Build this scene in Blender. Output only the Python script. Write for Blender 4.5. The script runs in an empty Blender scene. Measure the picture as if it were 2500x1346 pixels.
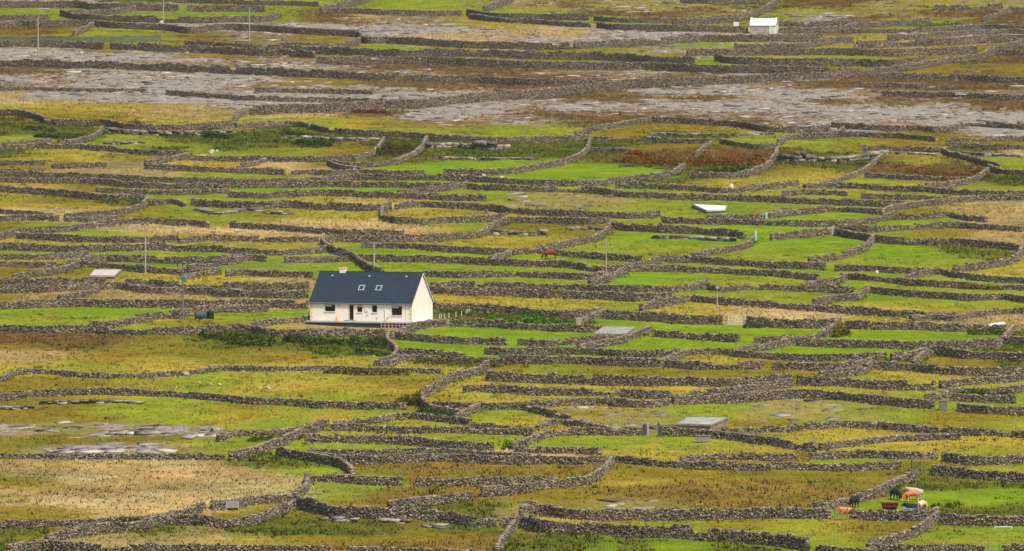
import bpy, bmesh, math, random, heapq
import numpy as np
from mathutils import Vector, Matrix, Euler

SEED = 7
rng = np.random.default_rng(SEED)
random.seed(SEED)
SC = bpy.context.scene
COL = SC.collection
R = math.radians

# ------------------------------------------------------------------ camera and lie of the land
FPX = 21000.0                    # focal length in survey units
CX, CY = 1250.0, 673.0
SLOPE = math.tan(R(2.6))         # the hillside rises away from the viewer
Y0 = 1225.0
CAMZ = 55.6
PITCH = 2.28
cp, sp = math.cos(R(PITCH)), math.sin(R(PITCH))

def ground_z(x, y):
    x = np.asarray(x, float); y = np.asarray(y, float)
    yy = np.minimum(y, 2600.0)
    z = SLOPE * (yy - Y0)
    u = (0.22*np.sin(x/17.0 + 1.3 + 0.6*np.sin(y/43.0))*np.sin(y/33.0 + 0.5)
         + 0.30*np.sin(y/57.0 + x/61.0) + 0.10*np.sin(x/7.3 + y/19.0))
    return z + u

def to_ground(px, py):
    """survey mark -> point on the ground (numpy arrays)"""
    px = np.asarray(px, float); py = np.asarray(py, float)
    a = (px - CX)/FPX; b = (CY - py)/FPX
    dx = a; dy = cp + b*sp; dz = -sp + b*cp
    t = np.full_like(dx, 1200.0)
    for _ in range(40):
        f = CAMZ + t*dz - ground_z(t*dx, t*dy)
        t = t + 0.8*f/(SLOPE*dy - dz)
    return np.stack([t*dx, t*dy, ground_z(t*dx, t*dy)], -1)

def to_survey(x, y, z):
    d = y*cp - (z - CAMZ)*sp
    v = y*sp + (z - CAMZ)*cp
    return CX + FPX*x/d, CY - FPX*v/d

def G(px, py):
    p = to_ground(np.array([px]), np.array([py]))[0]
    return Vector((float(p[0]), float(p[1]), float(p[2])))

def unit_at(p):                  # survey units per metre at a point
    return FPX/(p[1]*cp - (p[2]-CAMZ)*sp)

# ------------------------------------------------------------------ object helpers
def tag(o, label=None, cat=None, group=None, kind=None):
    if label: o['label'] = label
    if cat: o['category'] = cat
    if group: o['group'] = group
    if kind: o['kind'] = kind
    return o

def empty(name, loc, rz=0.0):
    o = bpy.data.objects.new(name, None); COL.objects.link(o)
    o.location = loc; o.rotation_euler = (0, 0, rz)
    o.empty_display_size = 0.3
    return o

def np_mesh(name, verts, faces, mat, smooth=False, parent=None, cols=None):
    """verts (n,3); faces (m,k) array, or list of tuples"""
    me = bpy.data.meshes.new(name)
    if isinstance(faces, np.ndarray):
        m, k = faces.shape
        me.vertices.add(len(verts)); me.vertices.foreach_set('co', np.asarray(verts, np.float32).ravel())
        me.loops.add(m*k); me.loops.foreach_set('vertex_index', faces.astype(np.int32).ravel())
        me.polygons.add(m); me.polygons.foreach_set('loop_start', np.arange(m, dtype=np.int32)*k)
        me.polygons.foreach_set('loop_total', np.full(m, k, np.int32))
        me.update(calc_edges=True)
    else:
        me.from_pydata([tuple(v) for v in verts], [], faces); me.update()
    if cols is not None:
        for nm, arr in cols.items():
            at = me.color_attributes.new(nm, 'FLOAT_COLOR', 'POINT')
            at.data.foreach_set('color', np.asarray(arr, np.float32).ravel())
    if smooth:
        me.polygons.foreach_set('use_smooth', np.ones(len(me.polygons), bool))
    mats = mat if isinstance(mat, (list, tuple)) else [mat]
    for m_ in mats: me.materials.append(m_)
    o = bpy.data.objects.new(name, me); COL.objects.link(o)
    if parent is not None: o.parent = parent
    return o

class MB:
    """collects simple solids and links them as ONE mesh object"""
    def __init__(s): s.v = []; s.f = []
    def add(s, vs, fs):
        n = len(s.v); s.v += [Vector(v) for v in vs]; s.f += [tuple(i+n for i in f) for f in fs]; return s
    def box(s, x0, x1, y0, y1, z0, z1):
        return s.add([(x0,y0,z0),(x1,y0,z0),(x1,y1,z0),(x0,y1,z0),(x0,y0,z1),(x1,y0,z1),(x1,y1,z1),(x0,y1,z1)],
                     [(0,3,2,1),(4,5,6,7),(0,1,5,4),(1,2,6,5),(2,3,7,6),(3,0,4,7)])
    def prism(s, base, top):
        n = len(base)
        fs = [tuple(range(n-1,-1,-1)), tuple(range(n, 2*n))] + [(i,(i+1)%n,n+(i+1)%n,n+i) for i in range(n)]
        return s.add(list(base)+list(top), fs)
    def tube(s, p0, p1, r0, r1=None, n=8):
        r1 = r0 if r1 is None else r1
        p0 = Vector(p0); p1 = Vector(p1); d = (p1-p0).normalized()
        a = d.orthogonal().normalized(); b = d.cross(a)
        ring = lambda p, r: [p + a*(r*math.cos(2*math.pi*i/n)) + b*(r*math.sin(2*math.pi*i/n)) for i in range(n)]
        return s.prism(ring(p0, r0), ring(p1, r1))
    def lathe(s, prof, n=14, c=(0,0,0)):
        vs = []; fs = []
        for r, z in prof:
            vs += [(c[0]+r*math.cos(2*math.pi*i/n), c[1]+r*math.sin(2*math.pi*i/n), c[2]+z) for i in range(n)]
        for k in range(len(prof)-1):
            for i in range(n):
                fs.append((k*n+i, k*n+(i+1)%n, (k+1)*n+(i+1)%n, (k+1)*n+i))
        fs.append(tuple(range(n-1,-1,-1))); fs.append(tuple((len(prof)-1)*n+i for i in range(n)))
        return s.add(vs, fs)
    def xform(s, m):
        s.v = [m @ v for v in s.v]; return s
    def build(s, name, mat, parent=None, smooth=False, bevel=0.0):
        me = bpy.data.meshes.new(name); me.from_pydata([tuple(v) for v in s.v], [], s.f); me.update()
        bm = bmesh.new(); bm.from_mesh(me)
        bmesh.ops.recalc_face_normals(bm, faces=bm.faces)
        if bevel > 0:
            es = [e for e in bm.edges if len(e.link_faces) == 2 and e.calc_face_angle(0) > 0.6]
            bmesh.ops.bevel(bm, geom=es, offset=bevel, segments=2, profile=0.6, affect='EDGES', clamp_overlap=True)
        bm.to_mesh(me); bm.free()
        if smooth:
            for p in me.polygons: p.use_smooth = True
        me.materials.append(mat)
        o = bpy.data.objects.new(name, me); COL.objects.link(o)
        if parent is not None: o.parent = parent
        return o

def copy_tree(o, parent=None):
    c = o.copy(); COL.objects.link(c); c.parent = parent
    for ch in list(o.children): copy_tree(ch, c)
    return c

# ------------------------------------------------------------------ materials
def lin(r, g, b):
    f = lambda c: (c/255/12.92) if c/255 <= 0.04045 else ((c/255+0.055)/1.055)**2.4
    return (f(r), f(g), f(b))

def new_mat(name):
    m = bpy.data.materials.new(name); m.use_nodes = True
    nt = m.node_tree; b = nt.nodes['Principled BSDF']
    return m, nt, b

def N(nt, typ, **kw):
    n = nt.nodes.new(typ)
    for k, v in kw.items(): setattr(n, k, v)
    return n

def mixrgb(nt, a, b, fac, blend='MIX'):
    n = N(nt, 'ShaderNodeMix', data_type='RGBA', blend_type=blend)
    for sock, val in ((n.inputs[0], fac), (n.inputs[6], a), (n.inputs[7], b)):
        if hasattr(val, 'links') or hasattr(val, 'is_linked'): nt.links.new(val, sock)
        elif isinstance(val, (int, float)): sock.default_value = val
        else: sock.default_value = (*val, 1)
    return n.outputs[2]

def math_n(nt, op, a, b=0.0, c=None):
    n = N(nt, 'ShaderNodeMath', operation=op)
    for i, val in enumerate((a, b) + (() if c is None else (c,))):
        if hasattr(val, 'is_linked'): nt.links.new(val, n.inputs[i])
        else: n.inputs[i].default_value = val
    return n.outputs[0]

def ramp(nt, fac, stops):
    n = N(nt, 'ShaderNodeValToRGB'); e = n.color_ramp.elements
    while len(e) < len(stops): e.new(0.5)
    for i, (p, c) in enumerate(stops):
        e[i].position = p; e[i].color = (*c, 1) if len(c) == 3 else c
    nt.links.new(fac, n.inputs[0]); return n.outputs[0]

def noise(nt, scale, detail=4, rough=0.55, coord='Object', vec=None):
    n = N(nt, 'ShaderNodeTexNoise'); n.inputs['Scale'].default_value = scale
    n.inputs['Detail'].default_value = detail; n.inputs['Roughness'].default_value = rough
    if vec is None:
        t = N(nt, 'ShaderNodeTexCoord'); vec = t.outputs[coord]
    nt.links.new(vec, n.inputs['Vector']); return n.outputs['Fac']

def surf(name, col, rough=0.8, var=0.25, scale=1.5, col2=None, bump=0.0, spec=0.3, metal=0.0):
    """weathered plain material: two tones of the same stuff mixed by noise"""
    m, nt, b = new_mat(name)
    c2 = col2 or tuple(c*(1-var) for c in col)
    c1 = tuple(min(1, c*(1+var*0.5)) for c in col)
    f = noise(nt, scale, 5)
    fac = ramp(nt, f, [(0.35, (0,0,0)), (0.65, (1,1,1))])
    nt.links.new(mixrgb(nt, c2, c1, fac), b.inputs['Base Color'])
    b.inputs['Roughness'].default_value = rough; b.inputs['Metallic'].default_value = metal
    b.inputs['Specular IOR Level'].default_value = spec
    if bump:
        bn = N(nt, 'ShaderNodeBump'); bn.inputs['Strength'].default_value = bump
        bn.inputs['Distance'].default_value = 0.05
        nt.links.new(noise(nt, scale*6, 4), bn.inputs['Height']); nt.links.new(bn.outputs[0], b.inputs['Normal'])
    return m
# ---------------------------------------------------------------------------
# SITE PLAN: every dry stone wall is surveyed as the foot line of the wall, in the photograph's
# own survey units; the lines are carried onto the sloping ground further down and built there.
# label | height in metres | foot line
WALLS = """
dark stone wall at the far top left above the first green strip|1.5|0,19 100,20 190,21 240,25 340,27 440,27
stone wall behind the tallest far pole at the top|1.5|455,29 560,30 650,31
top stone wall under the bright grass strip left of centre at the far edge|1.1|420,7 520,10 620,14 700,14 780,17
short far stone wall at left edge below the first green strip|1.4|0,54 60,53 118,50
far stone wall in front of the second narrow green strip, crossed by two poles|1.3|148,40 200,50 285,53 400,56 480,57 570,55 650,53 684,45
short pale sloping wall between the two narrow green strips, far left|1.2|335,26 290,34 240,38 150,41
long far wall dipping between the left pole and the third pole|1.3|0,72 30,66 90,66 170,65 230,66 300,71 400,75 470,82 530,75 600,75 740,84 874,91
short oblique wall running down to the blue netting fence|1.0|228,66 205,76 180,88
dark wall at the foot of the leftmost far pole|1.4|0,116 90,116 180,118 255,122
dark wall on the bare rock right of the leftmost far pole|1.4|268,121 400,127 520,131 620,137 700,139 770,144
stone wall at the foot of the third far pole|1.2|450,113 520,117 600,123 740,127
low broken wall stub on rough grass right of the third far pole|0.8|685,113 735,115 800,115
long dark upper wall across the far middle under the narrow olive fields|1.5|735,131 800,134 880,138 980,141 1060,140 1180,140 1300,145 1420,147 1500,150 1600,157 1700,160
long dark lower wall of the far double walls above the reddish heath|1.5|770,158 870,159 960,157 1080,159 1200,165 1330,170 1480,172 1600,173 1700,178 1830,180 1940,182 2080,186
far oblique wall climbing to the corner of the bare rock field|1.2|882,104 850,117 810,123 735,129
far wall along the lower edge of the bare rock field, left half|1.4|876,90 884,104 950,107 1050,113 1120,117 1250,121 1395,122
far wall curving below the white gabled shed|1.4|1400,121 1490,116 1580,113 1650,107 1700,103 1800,103 1900,103 2002,101
far wall below the large green slope at the top|1.2|800,34 860,34 930,37 1040,40 1130,40
thick pale oblique wall left of the large green slope at the top|1.5|783,34 820,26 860,16 905,3
pale oblique wall right of the large green slope at the top|1.4|1180,31 1210,22 1235,10 1245,2
upper of two far walls left of the field gap near the shed|1.4|1140,38 1200,48 1330,50 1440,51
lower of two far walls left of the field gap near the shed|1.1|1145,46 1220,56 1300,60 1380,66 1442,69
far wall running from the field gap to the white gabled shed|1.3|1458,69 1500,74 1600,76 1700,78 1800,80 1828,81
second far wall behind the field gap, above the shed wall|1.1|1450,52 1520,56 1620,56 1700,54 1790,50
rough pale wall climbing the slope behind the white shed|1.3|1640,62 1720,60 1780,56 1830,46 1870,28 1895,12
far wall running right from behind the white shed|1.2|1900,66 1980,67 2060,67 2180,64 2275,58
low far wall joining the right side of the white shed|1.1|1898,82 1960,82 2030,79 2080,72 2150,66
broad far wall right of centre above the narrow bright green strip|1.4|1675,138 1800,137 1950,136 2065,136 2150,138 2260,136 2390,131
grey bank of a wall below the shed field, rising right|1.3|1790,124 1900,123 1960,121 2010,110 2085,104
long dark wall rising to the right edge, beyond the rocky bank|1.5|2085,120 2170,117 2280,113 2380,107 2460,104 2505,104
far right wall on grey rubble, next above the long dark one|1.1|2165,100 2250,96 2350,88 2440,84 2505,84
far right broken wall across the rubble below the fern slope|1.0|2045,82 2150,82 2240,80 2330,75 2400,72 2505,76
long oblique wall rising to the right edge through brown heath|1.3|1960,196 2060,190 2140,183 2260,166 2310,157 2390,147 2430,132 2505,112
far dark wall under the narrow bright green strip at right|1.5|1745,152 1790,157 1900,161 2000,163 2090,163 2180,166 2262,158
stub of dark wall at the right edge above the heath|1.2|2430,137 2505,138
dark wall on the fern slope at the top right|1.3|2275,28 2360,28 2450,23
short dark wall at the top right corner|1.4|2468,34 2505,34
pale tumbled wall climbing the fern slope, top right|1.1|2400,54 2440,42 2468,24
ruined grey wall at the very top, left of the shed|1.3|1660,8 1740,11 1862,9
dark heath wall at the right edge below the long oblique one|1.2|2150,193 2250,196 2350,198 2440,203 2505,204
low ruined wall in the red heath at right|0.9|2080,212 2150,213 2265,217
tiny wall stub in the red heath near the right edge|0.7|2285,219 2330,220
low dark wall on the upper edge of the pale rock sheet, right|1.0|2150,236 2250,237 2350,240 2430,244 2505,246
long dark wall across the bare rock on the far left|1.4|0,163 150,166 300,170 430,176 560,181 690,187 800,191 900,196 980,198
dark wall continuing over the heath above the boulder|1.3|990,200 1080,202 1150,203 1220,206 1300,210 1400,210 1480,207
long pale wall seen obliquely behind the big boulder|1.6|610,281 720,277 830,274 930,268 1040,265 1100,256 1190,248 1330,240 1440,228 1520,218 1640,214 1740,208 1850,203 1960,197
low tumbled wall just left of the big boulder|0.9|405,232 520,240 620,246 720,249 850,251 965,255
low dark mound of stones up left of the big boulder|0.9|620,226 700,227 800,229 912,232
low broken wall on the bare rock at the left edge|0.7|0,221 100,222 240,225 360,226
tall rough wall below the golden strip at the left edge|1.5|0,282 40,284 85,292 118,305 180,308 262,309 300,317 360,320 450,320 520,315 575,312
small looped wall at the end of the golden strip|1.3|572,306 576,293 592,282 612,278
long wall above the scrubby slope left of centre|1.3|575,316 640,312 740,312 790,324 880,332 980,336 1040,340 1130,346 1230,350 1340,347 1440,342
wall rising from the green field to the edge of the rock sheet|1.2|1405,334 1450,322 1500,312 1590,300
dark wall below the pale rock sheet, right of centre|1.5|1590,300 1700,305 1800,312 1870,323 1960,325 2030,322
arched dark wall at the right end below the rock sheet|1.3|2030,312 2120,318 2220,320 2320,322 2350,310 2420,312 2502,318
pale oblique wall above the bracken hollow, right of centre|1.3|1900,355 1920,343 1980,339 2035,335 2060,322
dark wall right of the oblique one above the limestone cliff|1.2|2045,333 2130,336 2220,340 2290,347
short wall at the right edge over a narrow olive strip|1.1|2310,348 2400,346 2505,345
wall at the right edge below the narrow olive strip|1.2|2305,362 2350,362 2420,365 2505,367
short dark wall on top of the limestone cliff, right|1.2|2100,368 2180,369 2240,371 2300,373
wall descending in an S on the right above the russet scrub|1.3|2300,376 2330,386 2370,395 2400,406 2440,412
wall stub at the right edge beside the russet scrub|1.2|2412,415 2450,426 2505,430
pale wall curving down from the russet scrub on the right|1.3|2412,424 2390,440 2360,452 2290,460 2240,466
narrow pale wall climbing to the limestone cliff, right|0.9|2155,382 2130,404 2108,420 2060,440 2010,455 1960,461
short dark wall under the russet scrub on the right|1.1|2110,434 2190,438 2290,444 2375,445
wall running right from the gatepost below the rough pasture|1.2|1962,462 2050,460 2130,465 2230,469 2300,474 2400,480 2505,482
wall left of the thin strip above the long right hand lane|1.1|1910,478 1970,475 2070,480
wall right of the thin strip above the long right hand lane|1.1|2100,484 2200,488 2325,490
long pale wall sweeping down from the right edge past the tan field|1.2|2505,489 2400,492 2310,498 2230,508 2180,515 2155,525
very long wall behind the white roofed rain catcher field|1.3|1140,462 1230,467 1330,470 1440,473 1530,482 1640,488 1760,490 1860,494 1960,499 2080,503 2215,508
wall directly under the bracken hollow with the pale standing stone|1.2|1500,459 1580,461 1680,467 1790,473 1840,466 1950,456
long wall curving below the two vivid green meadows|1.3|850,441 950,441 1060,441 1150,444 1240,450 1330,455 1440,456 1500,449 1580,440 1640,431 1672,413
pale wall curving below the bracken hollow, right of centre|1.3|1680,434 1750,436 1800,434 1840,426 1870,412 1890,390 1897,372
upper of three long walls below the cattle gate, left|1.3|0,432 130,436 280,441 380,446 500,449 640,452 780,448 852,441
middle of three long walls below the cattle gate, left|1.2|0,446 120,449 240,451 320,458 420,462 560,461 700,460 800,457 930,458 1050,459 1122,456
lowest of three long walls below the cattle gate, left|1.4|0,470 110,477 220,487 290,492 360,492
low wall beside the oblique bright strip, left of centre|1.0|232,470 300,473 400,475 500,474 560,472
wall along the near side of the long thin bright green strip|1.3|555,483 640,485 700,481 790,479 880,482 970,485 1050,489 1192,493
pale oblique wall at the right end of the thin green strip|1.2|970,479 1030,473 1090,466 1142,458
broad dark wall above the flat limestone slabs, left of centre|1.5|466,504 560,509 640,511 700,508 760,511 850,515 930,517 955,513
wall left of the rocky green field, top of the U shaped enclosure|1.3|965,513 1020,506 1100,510 1200,515 1260,524 1350,529 1450,531 1540,535 1615,531
U shaped wall around the small yellow enclosure|1.3|935,512 932,536 965,546 1030,549 1090,545 1180,543 1240,536
wall over the row of limestone slabs, centre|1.3|1242,546 1330,546 1430,549 1492,546
wall over the grey block ledge of the vivid green paddock|1.4|1494,560 1600,568 1700,572 1790,580 1822,584
curving wall between the golden field and the vivid green paddock|1.3|1494,552 1480,572 1450,590 1400,601 1345,612 1310,616
wall on the near side of the field lane right of centre|1.2|1612,544 1720,547 1800,549 1900,553 2000,554 2080,551 2150,542 2185,531
wall on the far side of the field lane right of centre|1.1|1720,538 1860,536 1900,530 1980,521 2040,518 2155,524
wall curving to the right edge above the big olive paddock|1.2|2040,563 2130,567 2230,562 2320,556 2400,562 2505,568
short dark wall beside the tan field, lying over a small bright strip|1.2|2180,537 2250,537 2320,533 2360,540 2412,545
short wall on the far side of the second vivid green paddock|1.4|1880,587 1950,581 2032,574
wall along the top of the big olive paddock on the right|1.4|2038,575 2090,584 2140,592 2240,600 2330,600 2420,607 2494,614
curving wall between two green paddocks on the right|1.3|2135,586 2118,606 2085,622 2030,638 1970,645
curving wall closing the olive paddock at the right edge|1.3|2495,612 2485,636 2450,650 2380,660 2325,667
curving wall between the two vivid green paddocks, right of centre|1.2|1843,585 1825,605 1790,615 1730,624 1690,633
wall behind the grazing red brown cow|1.2|1250,624 1310,622 1380,627 1470,634 1570,641
wall under the golden field left of the red brown cow|1.2|880,606 960,608 1060,613 1150,619 1245,622
short oblique wall beside the black calf|1.1|1245,624 1215,634 1195,643
wall in front of the red brown cow and the black calf|1.3|868,636 960,640 1060,642 1150,645 1250,650 1340,653 1400,657 1450,664 1500,665
wall winding down to the ridge of the white bungalow|1.4|790,606 800,614 850,630 880,650 905,666 935,672
looped wall curling above the winding one behind the bungalow|1.4|790,606 786,600 800,594 830,592 900,592 1000,592 1100,587 1180,577 1205,560 1240,546
long wall in front of the pale hay strip above the bungalow|1.2|560,556 640,562 740,569 850,575 990,578
wall left of the looped one, above a golden strip|1.2|435,597 480,591 560,590 650,592 785,593
long wall crossing behind the twin insulator pole|1.3|40,583 140,590 240,593 330,594 442,592
curving wall around the pale hay field at left|1.2|0,584 30,575 90,570 165,566 240,556 320,548 400,549 470,552 512,557
short dark wall at the left edge below the large golden field|1.0|0,523 60,527 135,531
short wall at the left edge above the curving hay field wall|1.2|0,542 70,539 147,541
wall stub in the small corner under the large golden field|1.1|155,543 220,543 290,539
curved wall closing the large golden field on the left|1.2|362,494 345,510 310,522 240,530 190,534 155,537
short wall right of the large golden field, above a rock|1.1|362,500 420,499 452,507
thick long wall at left in front of the thin orange strip|1.4|0,612 100,615 200,617 300,615 412,611
long wall right of the twin insulator pole, left of the winding wall|1.2|395,613 480,615 580,620 690,625 760,621 802,614
wall at the left edge below the green strip, upper one|1.2|0,635 100,635 180,632 217,628
thick dark wall crossing behind the lower left pole tops|1.4|200,648 225,641 290,641 370,643 470,645 540,643 592,635
oblique wall ending in a hooked tip, left of the bungalow|1.3|455,664 520,653 570,646 600,638 652,641
short wall between green strips just above the bungalow roof, left|1.1|690,642 760,642 855,641
wall at the left edge below the orange grass corner|1.2|0,654 100,655 160,653 187,648
wall beside the pale grey rain slab, running to the pole|1.2|185,652 260,656 340,664 420,670 500,673 542,668
oblique wall to the left of the pale grey rain slab|1.2|30,685 70,677 120,673 150,668 192,652
double wall upper row at left edge, ending at a field gap|1.3|0,698 120,697 264,697
double wall lower row at left edge, running under the field gap|1.3|0,715 120,715 210,712 280,707 330,714 380,719 450,718 520,722 620,728 757,728
wall right of the field gap, left of the bungalow roof|1.3|290,699 380,701 430,705 500,706 600,708 700,708 760,705
small oblique wall at the foot of the crossarm pole field|0.9|440,684 480,677 527,671
wall meeting the left end of the bungalow ridge|1.2|550,676 600,672 660,677 768,680
small wall fragment by the short leaning pole|0.9|142,731 190,724 242,716
long wall on the far side of the field beside the two tanks|1.4|0,757 110,751 200,748 300,750 400,752 520,753 600,750 700,752 757,753
oblique wall running behind the two dark tanks|1.3|215,802 280,801 330,790 380,781 440,774 520,765 600,762 664,762
long wall along the top of the big olive slope, below the bungalow|1.3|0,812 100,815 210,813 320,818 420,817 520,813 610,812 660,822 750,824 850,822 945,823
low wall leading to the left end of the bungalow terrace|1.1|610,807 650,796 720,790 778,787
wall running right from the bungalow gable top|1.2|1030,676 1120,679 1220,677 1330,680 1430,683 1480,680
thick wall running right from the middle of the bungalow gable|1.4|1048,718 1120,722 1220,723 1330,728 1450,731 1560,736 1652,732
wall just behind the thick one right of the bungalow, meeting a bend|1.2|1050,705 1130,702 1210,706 1330,708 1440,712 1560,714 1680,712 1725,700
wall right of the pole top, across the middle right fields|1.1|1728,707 1756,713 1850,709 1960,711 2092,715
short stepped wall climbing past the foot of the green insulator pole|1.3|1528,669 1500,680 1475,691 1438,701
long wall right of the insulator pole below a thin green strip|1.2|1530,665 1620,663 1720,667 1820,672 1910,678 2002,686
rounded pile of wall behind the foot of the insulator pole|1.3|1480,665 1530,661 1580,652 1612,642
wall below the two vivid green paddocks, right of centre|1.3|1600,642 1690,643 1790,650 1910,656 2020,660
wall under the olive paddock, right of a narrow gap|1.2|2036,661 2120,664 2210,669 2305,670
wall branching up from the pale corner field at the right edge|1.2|2215,687 2250,676 2290,672 2340,680 2410,688 2505,694
wall with russet brambles on it at the right edge|1.2|2070,683 2150,690 2230,698 2320,704 2410,708 2505,708
oblique wall dropping left from the bramble wall|1.3|2068,681 2040,695 2000,703 1955,709
wall to the right edge above the mottled green field|1.3|2125,717 2200,724 2290,730 2380,735 2450,734 2505,741
stepped oblique wall left of the mottled green field|1.3|2125,713 2085,735 2040,736 1985,748
long wall passing behind the slim middle pole|1.3|1690,738 1760,745 1840,751 1930,758 2030,764 2130,771 2230,779 2342,782
oblique pale wall left of the slim middle pole|1.2|1690,737 1640,745 1590,753 1563,762
wall curving up to the right edge behind the white animal|1.1|2220,787 2270,783 2330,786 2390,775 2440,768 2505,768
wall behind the rank green weeds right of the bungalow|1.3|1056,759 1130,759 1220,763 1310,772 1400,777 1472,769
tall wall with battered stones left of the barred white gate|1.7|1470,780 1550,784 1640,791 1700,793 1772,794
tall wall right of the barred white gate|1.6|1820,797 1900,801 1980,803 2047,801
wall along the far side of the bright strip below the white animal|1.3|2062,801 2150,806 2250,807 2350,811 2462,812
short oblique wall beside the olive bush, right|1.3|2050,791 2030,810 2008,829
short wall with a square stone pier, above the ribbed slab|1.1|1475,771 1440,784 1412,795
wall running right from the bungalow terrace to the ribbed slab|1.3|1095,798 1180,798 1270,804 1360,809 1440,813 1478,813
wall curving down from the bungalow terrace corner|1.3|1090,797 1030,804 985,819 955,831
wall inside the bright paddock below the bungalow, ending at a gap|1.2|952,827 1030,835 1120,840 1242,843
wall inside the bright paddock below the ribbed slab, right of the gap|1.2|1262,844 1330,847 1380,843 1440,841 1502,835
curved wall dropping from the right of the ribbed slab|1.2|1588,809 1550,827 1500,843 1450,851 1408,860
short dark wall in the bright paddock, left side of the wide gap|1.3|1592,823 1680,829 1750,833 1806,838
short dark wall in the bright paddock, right side of the wide gap|1.2|1838,839 1890,839 1937,835
oblique wall closing the bright paddock with the wide gap|1.2|2005,829 1935,843 1870,855 1830,861 1788,868
long wall on the near side of the bright strip, right|1.4|1940,847 2030,849 2120,851 2240,854 2340,851 2432,849
oblique wall at the right end of the bright strip|1.2|2475,808 2455,830 2433,849
short wall at the right edge under a dark green corner|1.3|2450,839 2505,843
long lower wall beneath the bright paddocks, centre|1.3|965,869 1060,875 1180,885 1290,889 1400,889 1500,894 1607,897
long upper wall beneath the bright paddocks, reaching right of centre|1.2|1180,866 1240,868 1330,866 1440,866 1520,873 1640,872 1760,868 1830,876 1940,881 2050,881 2172,877
wall on the right under the bright strip, with pale stones|1.5|2172,885 2220,881 2270,868 2350,876 2430,880 2505,885
hump shaped wall at a small arch right of centre|1.1|1608,897 1640,882 1682,868
dark wall section left of a narrow gap, right of centre|1.3|1620,898 1710,903 1800,903 1868,901
dark wall section right of a narrow gap, right of centre|1.3|1882,903 1960,906 2040,906 2090,899 2132,892
oblique wall dropping to the longest dark wall, right|1.2|2128,896 2105,914 2040,919 1998,922
long dark wall at right, just below the dark green corner|1.4|2130,903 2230,907 2300,915 2400,919 2505,917
short curved wall in the small brown field, right|1.2|2272,863 2250,880 2228,895
straight thick wall above the two narrow golden strips|1.5|1185,929 1280,934 1400,938 1550,942 1700,944 1830,944 1937,936
thick dark wall continuing right of the golden strips|1.5|1942,941 2050,946 2160,952 2292,954
wall rising right from the end of the thick dark wall|1.3|2292,949 2370,942 2440,937 2505,929
straight wall between the two narrow golden strips|1.3|1126,959 1200,959 1300,965 1400,967 1500,971 1600,975 1645,976
oblique wall closing the golden strips on the right|1.3|1935,943 1860,957 1780,967 1700,975 1638,986
long wall above the rocky pasture, right of centre|1.4|1640,991 1720,987 1820,982 1920,974 2020,975 2110,985 2200,994 2287,1001
wall right of the pillar at the field gap, upper row|1.2|2315,979 2400,983 2487,985
wall right of the pillar at the field gap, lower row|1.3|2337,1005 2400,1012 2505,1015
oblique wall up to the right edge past two bushes|1.2|2505,956 2420,966 2330,966 2290,976 2258,981
wall under the lower golden strip, running to the rocky pasture|1.2|1040,997 1120,1001 1210,1002 1300,998 1390,991 1480,991 1560,997 1642,991
winding wall with a bend around the round olive bush|1.4|1190,901 1170,913 1130,926 1085,941 1060,957 1034,971 1028,986 1042,1004 1085,1015 1127,1021
short oblique wall below the round olive bush|1.2|1172,1001 1145,1013 1120,1027 1110,1032
low wall with a looped tip at the corner of the big olive slope|1.1|908,895 955,894 985,883 1060,883 1172,883
curving wall on the right side of the big olive slope|1.2|943,826 948,845 968,862 962,880 928,893
rubble wall across the foot of the big olive slope|0.9|0,932 40,916 110,914 200,922 300,925 400,921 480,915 530,906 620,907 720,908 800,906 900,910 1000,911 1082,913
grassy rubble wall below the yellow green slope, left|1.1|0,979 60,970 150,967 230,965 320,967 420,971 520,979 600,986 720,991 800,997 900,1000 1000,1001
low wall with dark weeds right of the limestone pavement|0.9|530,1079 570,1068 640,1065 700,1059 752,1053
broad oblique wall climbing from the tan hay field|1.4|558,1126 610,1116 660,1099 700,1083 730,1069 780,1051 802,1045
low dark wall along the far side of the large tan hay field|0.9|0,1120 120,1122 250,1121 400,1121 552,1123
curving wall at the right corner of the large tan hay field|1.3|675,1113 740,1123 800,1133 840,1146 860,1163
wall left of the gap below the large tan hay field corner|1.2|752,1179 820,1179 880,1183 984,1186
short steep wall right of the large tan hay field|1.2|750,1173 747,1200 730,1216 700,1228
tall wall on a stone footing, lower left of centre|1.6|720,1241 770,1251 830,1263 930,1269 1040,1271 1100,1277 1162,1286
short low wall dipping to the junction, lower centre|1.1|1160,1287 1210,1287 1258,1281
oblique wall left of a small gap, lower centre|1.3|945,1246 1010,1237 1080,1231 1152,1223
rounded wall right of a small gap, lower centre|1.3|1172,1213 1240,1208 1310,1199 1370,1191 1427,1187
curving pale wall up to the corner of the brown field|1.2|1495,1131 1480,1151 1455,1171 1423,1187
straight wall right of the gap, lower centre|1.2|1010,1188 1100,1187 1200,1185 1300,1183 1367,1179
double wall lower row above the brown field, lower centre|1.2|745,1121 850,1131 960,1132 1080,1128 1200,1133 1320,1133 1420,1136 1482,1131
double wall upper row above the brown field, lower centre|1.1|755,1112 840,1115 950,1113 1080,1113 1200,1121 1302,1125
wall in the middle of three green strips, lower left of centre|1.3|740,1083 830,1083 930,1083 1020,1089 1100,1095 1207,1103
wall along the upper of three green strips, lower left of centre|1.1|800,1051 890,1053 1000,1059 1100,1059 1200,1061 1312,1063
low arching wall above the three green strips|1.0|810,1043 900,1037 980,1025 1060,1029 1120,1035 1152,1041
low wall right of the arching one, by a grassy hump|1.0|1150,1047 1220,1051 1302,1060
low wall ending at a pair of dark gateposts, centre|0.9|1310,1051 1350,1037 1420,1043 1502,1055
low oblique wall down from the golden strip, centre|1.1|1275,1001 1330,1014 1392,1031
loop of wall up to the left dark gatepost|1.1|1250,1101 1275,1091 1320,1073 1370,1063 1450,1063 1520,1064 1572,1061
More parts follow.
